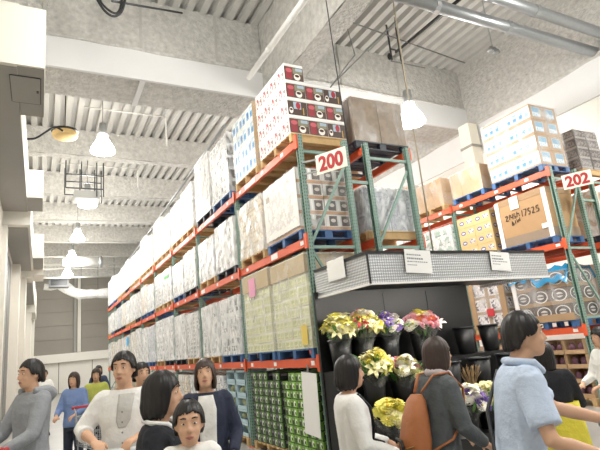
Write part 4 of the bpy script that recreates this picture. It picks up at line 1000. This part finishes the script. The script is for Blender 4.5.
def person(label, x, y, h, heading, top, bottom, hairm=HAIRB, style='short', armR=None, armL=None, sleeve='long', head_yaw=0, head_pitch=0, lean=0.0, vox=.010, wide=1.0, cloth=('shirt','trousers'), curl=.9, z0=0, seated=False, headscale=1.0, palms=None, hem=.80):
    """local frame: +Y is the way the body faces, X its right... arms = (elbow, wrist) in local metres for a 1.70 m body"""
    s = h/1.70; t = thing('person', label, 'person', (x, y, z0), math.atan2(heading[1], heading[0])-PI/2); g = wide
    Ln = lambda z: lean*max(0, z-.9)                         # forward lean
    V = lambda p: (p[0]*s, (p[1]+Ln(p[2]))*s, p[2]*s)
    eR, wR = armR or ((.25,-.03,1.10), (.25,.05,.85)); eL, wL = armL or ((-.25,-.03,1.10), (-.25,.05,.85))
    def torso(mb, k, lo):
        prof = [(lo, .168*g, .115, 0), (.90,.168*g,.115,0), (1.02,.150*g,.105,.0), (1.12,.150*g,.108,0), (1.25,.165*g,.115,.0), (1.34,.172*g,.108,-.006), (1.395,.155*g,.085,-.014), (1.43,.095,.065,-.016)]
        prof = [p for p in prof if p[0] >= lo]
        mb.loft([[V(q) for q in ring(0, oy, z, rx+k, ry+k)] for z, rx, ry, oy in prof])
    # --- body
    b = MB(); torso(b, -.012, .80)
    cap_tube(b, [V((0,-.016,1.38)), V((0,-.008,1.44)), V((0,.012,1.50))], [.066*s,.056*s,.056*s], 12)
    hc = Vector(V((0, .018, 1.582))); hs = s*headscale; T, Rz = head_shape(b, hc, hs, head_yaw, head_pitch)
    for sx, e, w in ((1, eR, wR), (-1, eL, wL)):
        sh = Vector((sx*.145*g, -.012, 1.365)); e = Vector(e); w = Vector(w)
        cap_tube(b, [V(sh), V(sh.lerp(e,.5)), V(e), V(e.lerp(w,.35)), V(w)], [.042*s,.044*s,.039*s,.039*s,.027*s], 12)
        f = (w-e).normalized(); pn, sd = (palms or {}).get(sx, (Vector((-sx,0,0)) if abs(f.z) > .6 else Vector((0,0,-1)), Vector((0,1,0)) if abs(f.z) > .6 else Vector((-sx,0,0))))
        hand(b, Vector(V(w))+(Vector(V(w))-Vector(V(e))).normalized()*.005, f, pn, sd, curl, s)
    if seated: LEG = [((sx*.085,0,.86),(sx*.1,.36,.84),(sx*.1,.40,.50),(sx*.1,.42,.46)) for sx in (-1,1)]
    else: LEG = [((sx*.085,0,.86),(sx*.095,.012,.47),(sx*.10,-.01,.09)) for sx in (-1,1)]
    for L_ in LEG: cap_tube(b, [V(p) for p in L_], ([.075*s,.052*s,.040*s] if not seated else [.075*s,.055*s,.045*s,.04*s]), 12)
    body = remesh(b, 'body', SKIN, t, vox*s if False else vox, 1)
    face_parts(t, T, Rz, hs); hair(t, T, hs, style, hairm)
    # --- top
    c = MB(); torso(c, .016, hem)
    for sx, e, w in ((1, eR, wR), (-1, eL, wL)):
        sh = Vector((sx*.150*g, -.012, 1.372)); e = Vector(e); w = Vector(w)
        cap_tube(c, [V(sh+Vector((-sx*.03,0,0))), V(sh)], [.066*s,.070*s], 12)
        if sleeve == 'long': c.tube([V(sh), V(sh.lerp(e,.5)), V(e), V(e.lerp(w,.4)), V(e.lerp(w,.92))], [.070*s,.066*s,.060*s,.054*s,.044*s], 14)
        elif sleeve == 'elbow': c.tube([V(sh), V(sh.lerp(e,.5)), V(e), V(e.lerp(w,.35))], [.072*s,.069*s,.066*s,.062*s], 14)
        else: c.tube([V(sh), V(sh.lerp(e,.45)), V(sh.lerp(e,.78))], [.076*s,.076*s,.078*s], 14)
    remesh(c, cloth[0], top, t, max(vox,.011), 3)
    # --- trousers
    p = MB(); p.loft([[V(q) for q in ring(0,0,z,rx,ry)] for z, rx, ry in ((.74,.165*g,.118),(.84,.178*g,.124),(.95,.160*g,.114))])
    for L_ in LEG: p.tube([V(q) for q in L_], ([.098*s,.075*s,.066*s] if not seated else [.095*s,.075*s,.065*s,.062*s]), 14)
    remesh(p, cloth[1], bottom, t, max(vox,.014), 2)
    for L_ in LEG:
        a = Vector(L_[-1]); 
        if seated: MB().ell(V((a.x, a.y+.04, a.z-.02)), (.045*s,.11*s,.045*s), 10, 6).build('shoe', SHOE, t, True)
        else: MB().loft([[V(q) for q in ring(a.x,.055,z,w,l,14,2.6)] for z, w, l in ((.0,.046,.135),(.03,.05,.138),(.06,.046,.115),(.1,.04,.06))]).build('shoe', SHOE, t, True)
    t['_V'] = 0; del t['_V']
    return t, V, T, s

from mathutils.bvhtree import BVHTree
def drape(par, target, grid, name, m, off=.004, dirv=(0,-1,0)):
    """a patch of cloth lying on a garment: grid of local points pushed along dirv onto the garment's surface"""
    me = target.data; bv = BVHTree.FromPolygons([v.co for v in me.vertices], [p.vertices[:] for p in me.polygons]); d = Vector(dirv).normalized(); mb = MB(); nu, nv = len(grid), len(grid[0])
    for lay in (off, -.002):
        for row in grid:
            for p in row:
                hit = bv.ray_cast(Vector(p)-d*.6, d); q = hit[0] if hit[0] else Vector(p); mb.v.append(tuple(q-d*lay))
    N_ = nu*nv
    for a in range(nu-1):
        for b in range(nv-1):
            i = a*nv+b; mb.face((i, i+nv, i+nv+1, i+1)); mb.face((N_+i, N_+i+1, N_+i+nv+1, N_+i+nv))
    for a in range(nu-1): i = a*nv; mb.face((i, N_+i, N_+i+nv, i+nv)); i += nv-1; mb.face((i, i+nv, N_+i+nv, N_+i))
    for b in range(nv-1): mb.face((b, b+1, N_+b+1, N_+b)); i = (nu-1)*nv+b; mb.face((i, N_+i, N_+i+1, i+1))
    return mb.build(name, m, par, True)
def patch(V, rows, n=6):
    """rows: (z, x0, x1) in body metres"""
    out = []
    for (z0, a0, b0), (z1, a1, b1) in zip(rows, rows[1:]):
        for k in range(5):
            f = k/5; out.append([V((a0+(a1-a0)*f+((b0-a0)+((b1-a1)-(b0-a0))*f)*j/n, .3, z0+(z1-z0)*f)) for j in range(n+1)])
    z, a, b = rows[-1]; out.append([V((a+(b-a)*j/n, .3, z)) for j in range(n+1)]); return out
def garment(t, nm): return [o for o in t.children if o.name.split('.')[0] == nm][0]
def cloth(name, col, n=.06): return mat(name, col, .85, noise=n, nscale=10, bump=.75, bscale=7)
DENIM = cloth('denim_dark', '#2c3242'); BLKC = cloth('cloth_black', '#202127'); 

# shopping cart
WIRE = mat('cart_chrome', '#b9bcc0', .3, .8); CRED = mat('cart_red', '#c33a3a', .4); CGREY = mat('cart_grey', '#d8d9da', .4)
def cart(label, x, y, heading, hcol):
    """handle at local origin side, basket ahead (+Y)"""
    t = thing('shopping_cart', label, 'cart', (x, y, 0), math.atan2(heading[1], heading[0])-PI/2)
    MB().tube([(-.27,0,1.07),(.27,0,1.07)], .018, 10).build('handle_bar', hcol, t, True)
    for s in (-1,1):
        MB().ell((s*.28,0,1.07),(.025,.024,.024),8,6).build('handle_end', CRED, t, True)
        MB().tube([(s*.27,0,1.07),(s*.27,.08,1.0),(s*.24,.10,.62),(s*.24,.05,.14)], .011, 7).build('side_frame', WIRE, t, True)
        MB().tube([(s*.24,.05,.16),(s*.22,.9,.16)], .012, 7).build('base_rail', WIRE, t, True)
    def panel(name, a, b, c, d, nu, nv):
        a, b, c, d = map(Vector, (a,b,c,d)); m = MB()
        for i in range(nu+1): u = i/nu; m.tube([a.lerp(b,u), d.lerp(c,u)], .004 if 0 < i < nu else .007, 5)
        for i in range(nv+1): u = i/nv; m.tube([a.lerp(d,u), b.lerp(c,u)], .004 if 0 < i < nv else .007, 5)
        return m.build(name, WIRE, t)
    panel('basket_back', (-.25,.06,.55),(.25,.06,.55),(.27,.05,.95),(-.27,.05,.95), 9, 5)
    panel('basket_front', (-.18,.82,.5),(.18,.82,.5),(.2,.95,.92),(-.2,.95,.92), 8, 5)
    for s in (-1,1): panel('basket_side', (s*.25,.06,.55),(s*.18,.82,.5),(s*.2,.95,.92),(s*.27,.05,.95), 14, 5)
    panel('basket_floor', (-.25,.06,.55),(.25,.06,.55),(.18,.82,.5),(-.18,.82,.5), 7, 8)
    panel('child_seat', (-.24,.3,.56),(.24,.3,.56),(.26,.36,.9),(-.26,.36,.9), 6, 4)
    for s in (-1,1):
        for yy in (.08,.86):
            w = MB().tube([(s*.22-.016,yy,.062),(s*.22+.016,yy,.062)], .06, 14).build('wheel', BLACK, t, True)
            MB().bar((s*.22,yy,.07),(s*.22,yy,.16),.03).build('wheel_fork', STEEL, w)
    return t

# grey hoodie man at the left
GREY = cloth('hoodie_grey', '#989ca1')
t, V, T, s = person('man in a grey hooded sweatshirt in profile at the left edge', -.06, 5.28, 1.76, (-.85,-.5), GREY, BLKC, HAIRB, 'short', armR=((.23,.12,1.10),(.17,.38,.98)), armL=((-.23,.12,1.10),(-.17,.38,.98)), cloth=('hoodie','trousers'), hem=.84)
m = MB(); m.tube([V((-.11,.05,1.44)),V((-.13,-.06,1.43)),V((-.07,-.13,1.40)),V((.0,-.155,1.375)),V((.07,-.13,1.40)),V((.13,-.06,1.43)),V((.11,.05,1.44))], [.03,.05,.06,.065,.06,.05,.03], 10)
remesh(m, 'hood', GREY, t, .012)
m = MB(); m.loft([[V(q) for q in ring(.19,-.10,z,rx,ry)] for z, rx, ry in ((.66,.07,.1),(.70,.085,.125),(.88,.085,.125),(.93,.06,.1))]); m.build('hip_bag', BLKC, t, True)
cart('red-handled shopping cart pushed by the man in the grey hoodie', -.06-.85*.36, 5.28-.5*.36, (-.85,-.5), CRED)
# white shirt man with cart
WSH = cloth('shirt_white', '#f1f0ec', .03)
t, V, T, s = person('man in a white shirt pushing a cart towards the camera', .58, 4.15, 1.73, (-.28,-1), WSH, DENIM, HAIRB, 'short', armR=((.29,.03,1.17),(.17,.25,1.115)), armL=((-.29,.03,1.17),(-.12,.27,1.115)), sleeve='elbow', cloth=('shirt','trousers'), head_yaw=-.25)
drape(t, garment(t,'shirt'), patch(V, [(1.17,-.02,.03),(1.22,-.055,.045),(1.40,-.085,.03)]), 'grey_placket', cloth('placket_grey','#cfcec8'))
for k in range(5): MB().ell(V((0,.138,1.0+k*.07)), (.007,.004,.007), 8, 5).build('shirt_button', mat('button_grey','#8d8d88',.4), t, True)
cart('chrome shopping cart with a white handle in front of the man in the white shirt', .58-.36*.3, 4.15-.36*.95, (-.40,-.92), CGREY)
# bob-haired person in black with white collar
BLKT = cloth('top_black', '#23252d')
t, V, T, s = person('black-haired person in a black top with a white collar beside the child', .56, 2.76, 1.58, (.95,-.3), BLKT, DENIM, HAIRB, 'bob', armR=((.27,.10,1.10),(.22,.34,.95)), armL=((-.25,.16,1.10),(-.10,.40,1.02)), sleeve='short', cloth=('top','trousers'), head_yaw=-.05)
m = MB(); m.tube([V((-.09,.05,1.43)),V((-.1,-.04,1.445)),V((0,-.09,1.45)),V((.1,-.04,1.445)),V((.09,.05,1.43)),V((.04,.115,1.36)),V((0,.13,1.31)),V((-.04,.115,1.36)),V((-.09,.05,1.43))], [.013*s]*9, 8, False); m.build('white_collar', PLAINW, t, True)
for sx in (-1,1):
    sh = Vector((sx*.150,-.012,1.372)); e = Vector((sx*.24,.13,1.10 if sx > 0 else 1.12)); a = sh.lerp(e,.68); b2 = sh.lerp(e,.86)
    MB().tube([V(a),V(b2)], [.082*s,.083*s], 16, False).build('white_cuff', PLAINW, t, True)
# child sitting in a cart
STR = printmat('stripe_navy', '#f0efea', [('r',0,1,0,.5,'#2b3350')], (1,1))
t, V, T, s = person('small child with short black hair in a striped top, held by the black-topped person', .635, 2.47, 1.10, (-.25,-1), cloth('child_top','#f0efea'), DENIM, HAIRB, 'short', armR=((.22,.1,1.08),(.12,.27,1.02)), armL=((-.22,.1,1.08),(-.12,.27,1.02)), sleeve='short', cloth=('top','trousers'), z0=.32, seated=True, headscale=1.28, vox=.008)
for z in (1.0,1.07,1.14,1.21,1.28,1.345):
    for dv, nm in (((0,-1,0),1),((0,1,0),-1)): drape(t, garment(t,'top'), [[V((x*.155/8,0,z+dz)) for dz in (-.014,.014)] for x in range(-8,9)], 'navy_stripe', cloth('stripe_cloth','#2b3350'), .005, dv)
# navy cardigan woman
NAVY = cloth('cardigan_navy', '#2a3145')
t, V, T, s = person('woman in a navy cardigan over a white top behind the child', 1.19, 4.05, 1.61, (-.35,-1), NAVY, DENIM, HAIRBR, 'bob', armR=((.24,.0,1.10),(.16,.2,.98)), armL=((-.24,.0,1.10),(-.2,.2,.95)), cloth=('cardigan','trousers'), head_pitch=.15)
drape(t, garment(t,'cardigan'), patch(V, [(.86,-.07,.06),(1.1,-.075,.06),(1.3,-.085,.075),(1.41,-.06,.06)]), 'white_top', WSH)
# white cardigan woman
t, V, T, s = person('woman with black bobbed hair in a white cardigan, looking at the flowers', 1.88, 2.99, 1.54, (.95,-.36), WSH, BLKC, HAIRB, 'bob', armR=((.25,.02,1.10),(.17,.27,1.0)), armL=((-.25,.02,1.10),(-.1,.3,1.02)), cloth=('cardigan','trousers'), hem=.74)
drape(t, garment(t,'cardigan'), patch(V, [(.80,-.09,.07),(1.1,-.085,.075),(1.3,-.09,.085),(1.41,-.06,.06)]), 'black_top', BLKT)
MB().tube([V((.13,.03,1.43)),V((.09,.12,1.33)),V((.0,.155,1.18)),V((-.12,.15,1.0)),V((-.18,.1,.9))], .012*s, 7).build('bag_strap', BLACK, t, True)
m = MB(); m.loft([[V(q) for q in ring(.02,.33,z,rx,ry)] for z, rx, ry in ((.72,.12,.05),(.74,.15,.07),(.93,.14,.06),(.97,.11,.03))]); o = m.build('handbag', mat('bag_dark','#2c2b30',.5), t, True)
m = MB(); m.tube([V((-.08,.33,.97)),V((-.06,.33,1.06)),V((.06,.33,1.06)),V((.1,.33,.97))], .01, 7).build('bag_handle', BLACK, o, True)
# backpack woman
JKT = cloth('jacket_grey_green', '#54595b')
t, V, T, s = person('woman with brown hair in a dark grey jacket wearing a tan backpack', 2.40, 2.77, 1.60, (1.0,-.12), JKT, BLKC, HAIRBR, 'bob', armR=((.24,.04,1.09),(.18,.26,.95)), armL=((-.24,.04,1.09),(-.16,.28,.98)), cloth=('jacket','trousers'), head_yaw=-.1, lean=.14)
TAN = mat('backpack_tan', '#a9683c', .55, noise=.1, nscale=10, bump=.2, bscale=10)
m = MB(); m.loft([[V(q) for q in ring(0,-.205+oy,z,rx,ry,18,2.8)] for z, rx, ry, oy in ((.86,.10,.05,0),(.88,.135,.075,0),(1.02,.14,.082,0),(1.16,.12,.07,.005),(1.28,.085,.05,.015),(1.32,.05,.03,.02))])
o = m.build('backpack', TAN, t, True)
MB().tube([V((-.1,-.285,1.0)),V((0,-.29,.97)),V((.1,-.285,1.0))], .006, 6).build('pocket_zip', mat('zip_brass','#8a6a3a',.4,.6), o, True)
for sx in (-1,1): MB().tube([V((sx*.04,-.17,1.33)),V((sx*.095,-.10,1.445)),V((sx*.115,.02,1.452)),V((sx*.13,.13,1.33)),V((sx*.16,.11,1.15)),V((sx*.185,-.02,1.02)),V((sx*.13,-.17,.95))], .014*s, 8, True, .6).build('shoulder_strap', TAN, o, True)
m = MB(); m.tube([V((-.06,.06,1.44)),V((-.075,-.03,1.455)),V((0,-.075,1.46)),V((.075,-.03,1.455)),V((.06,.06,1.44)),V((.05,.14,1.32)),V((.06,.16,1.12)),V((.05,.16,.98))], [.024,.028,.03,.028,.026,.024,.026,.03], 9)
remesh(m, 'scarf', printmat('scarf_print','#c9bfc0',[('n',0,1,0,1,'#9a7f8c',40)]), t, .011)
# light blue shirt man
LBS = cloth('shirt_light_blue', '#c3d2e8', .03)
t, V, T, s = person('man in a light blue polo shirt reaching to his cart at the right', 2.21, 1.96, 1.70, (.88,-.62), LBS, DENIM, HAIRB, 'short', armR=((.26,.07,1.09),(.20,.32,1.0)), armL=((-.25,.25,1.16),(-.20,.52,1.08)), sleeve='short', wide=.98, lean=.2, cloth=('polo_shirt','trousers'))
m = MB(); m.tube([V((-.085,.04,1.44)),V((-.09,-.04,1.45)),V((0,-.085,1.455)),V((.09,-.04,1.45)),V((.085,.04,1.44)),V((.03,.10,1.39)),V((-.03,.10,1.39)),V((-.085,.04,1.44))], .02*s, 8, False); m.build('collar', LBS, t, True)
MB().tube([V((-.13,-.09,1.40)),V((-.05,-.16,1.2)),V((.1,-.15,1.0)),V((.2,-.05,.86))], .010*s, 7).build('shoulder_strap', BLACK, t, True)
MB().tube([V((-.24,.49,1.09)),V((-.2,.5,1.122)),V((-.162,.49,1.09)),V((-.2,.48,1.056)),V((-.24,.49,1.09))], .008, 6, False).build('wrist_watch', STEEL, t, True)
cart('white-handled shopping cart held by the man in the light blue polo', 2.21+.817*.69-.05, 1.96-.576*.69, (.82,-.57), CGREY)
# person with yellow garment behind him
YLW = cloth('yellow_cloth', '#e6d74a')
t, V, T, s = person('dark-haired person in black with a yellow garment behind the blue polo shirt', 3.75, 2.85, 1.47, (.6,.6), BLKC, BLKC, HAIRB, 'long', armR=((.24,.1,1.1),(.14,.3,1.05)), cloth=('jacket','trousers'), vox=.013)
m = MB(); m.loft([[V(q) for q in ring(.02,-.0,z,rx,ry)] for z, rx, ry in ((.62,.24,.19),(.8,.225,.175),(1.0,.205,.155),(1.14,.195,.145))]); m.build('yellow_skirt', YLW, t, True)
# small background people
def far(label, x, y, h, hd, c1, c2, hm=HAIRB, stl='short'):
    return person(label, x, y, h, hd, c1, c2, hm, stl, armR=((.24,.05,1.1),(.16,.28,1.02)), armL=((-.24,.05,1.1),(-.16,.28,1.02)), vox=.018)
far('woman in a blue shirt with a cart farther down the left aisle', .50, 9.1, 1.58, (-.6,-1), cloth('shirt_blue','#7d95c4'), DENIM, HAIRBR, 'long')
cart('shopping cart of the woman in the blue shirt', .72, 8.55, (.3,-1), CRED)
far('woman in a yellow-green top just past the blue shirt', .92, 10.1, 1.60, (-.2,-1), cloth('top_lime','#b9bf5c'), BLKC, HAIRBR, 'bob')
far('person in a pale shirt by the far doors', .1, 15.5, 1.68, (.3,-1), WSH, BLKC)
far('person in black standing at the far doors', -.15, 17.5, 1.66, (-.5,-1), BLKC, BLKC)
far('person in a dark top behind the white-shirted man', .95, 5.6, 1.63, (.2,-1), cloth('top_maroon','#5a4044'), DENIM)
far('person in dark blue far down the aisle', 1.35, 14.2, 1.65, (.1,-1), cloth('top_navy2','#3a4560'), DENIM, HAIRB, 'bob')
far('person in beige far down the aisle by the rack', 1.75, 12.2, 1.62, (-.1,-1), cloth('top_beige','#c9c0ac'), DENIM)
far('person in black at the very left edge beside the wall', -.75, 6.9, 1.52, (.5,-1), BLKC, BLKC, HAIRB, 'bob')
far('person in a white top at the right edge by the kraft trays', 5.62, 3.5, 1.50, (-.9,.3), WSH, BLKC, HAIRB, 'bob')
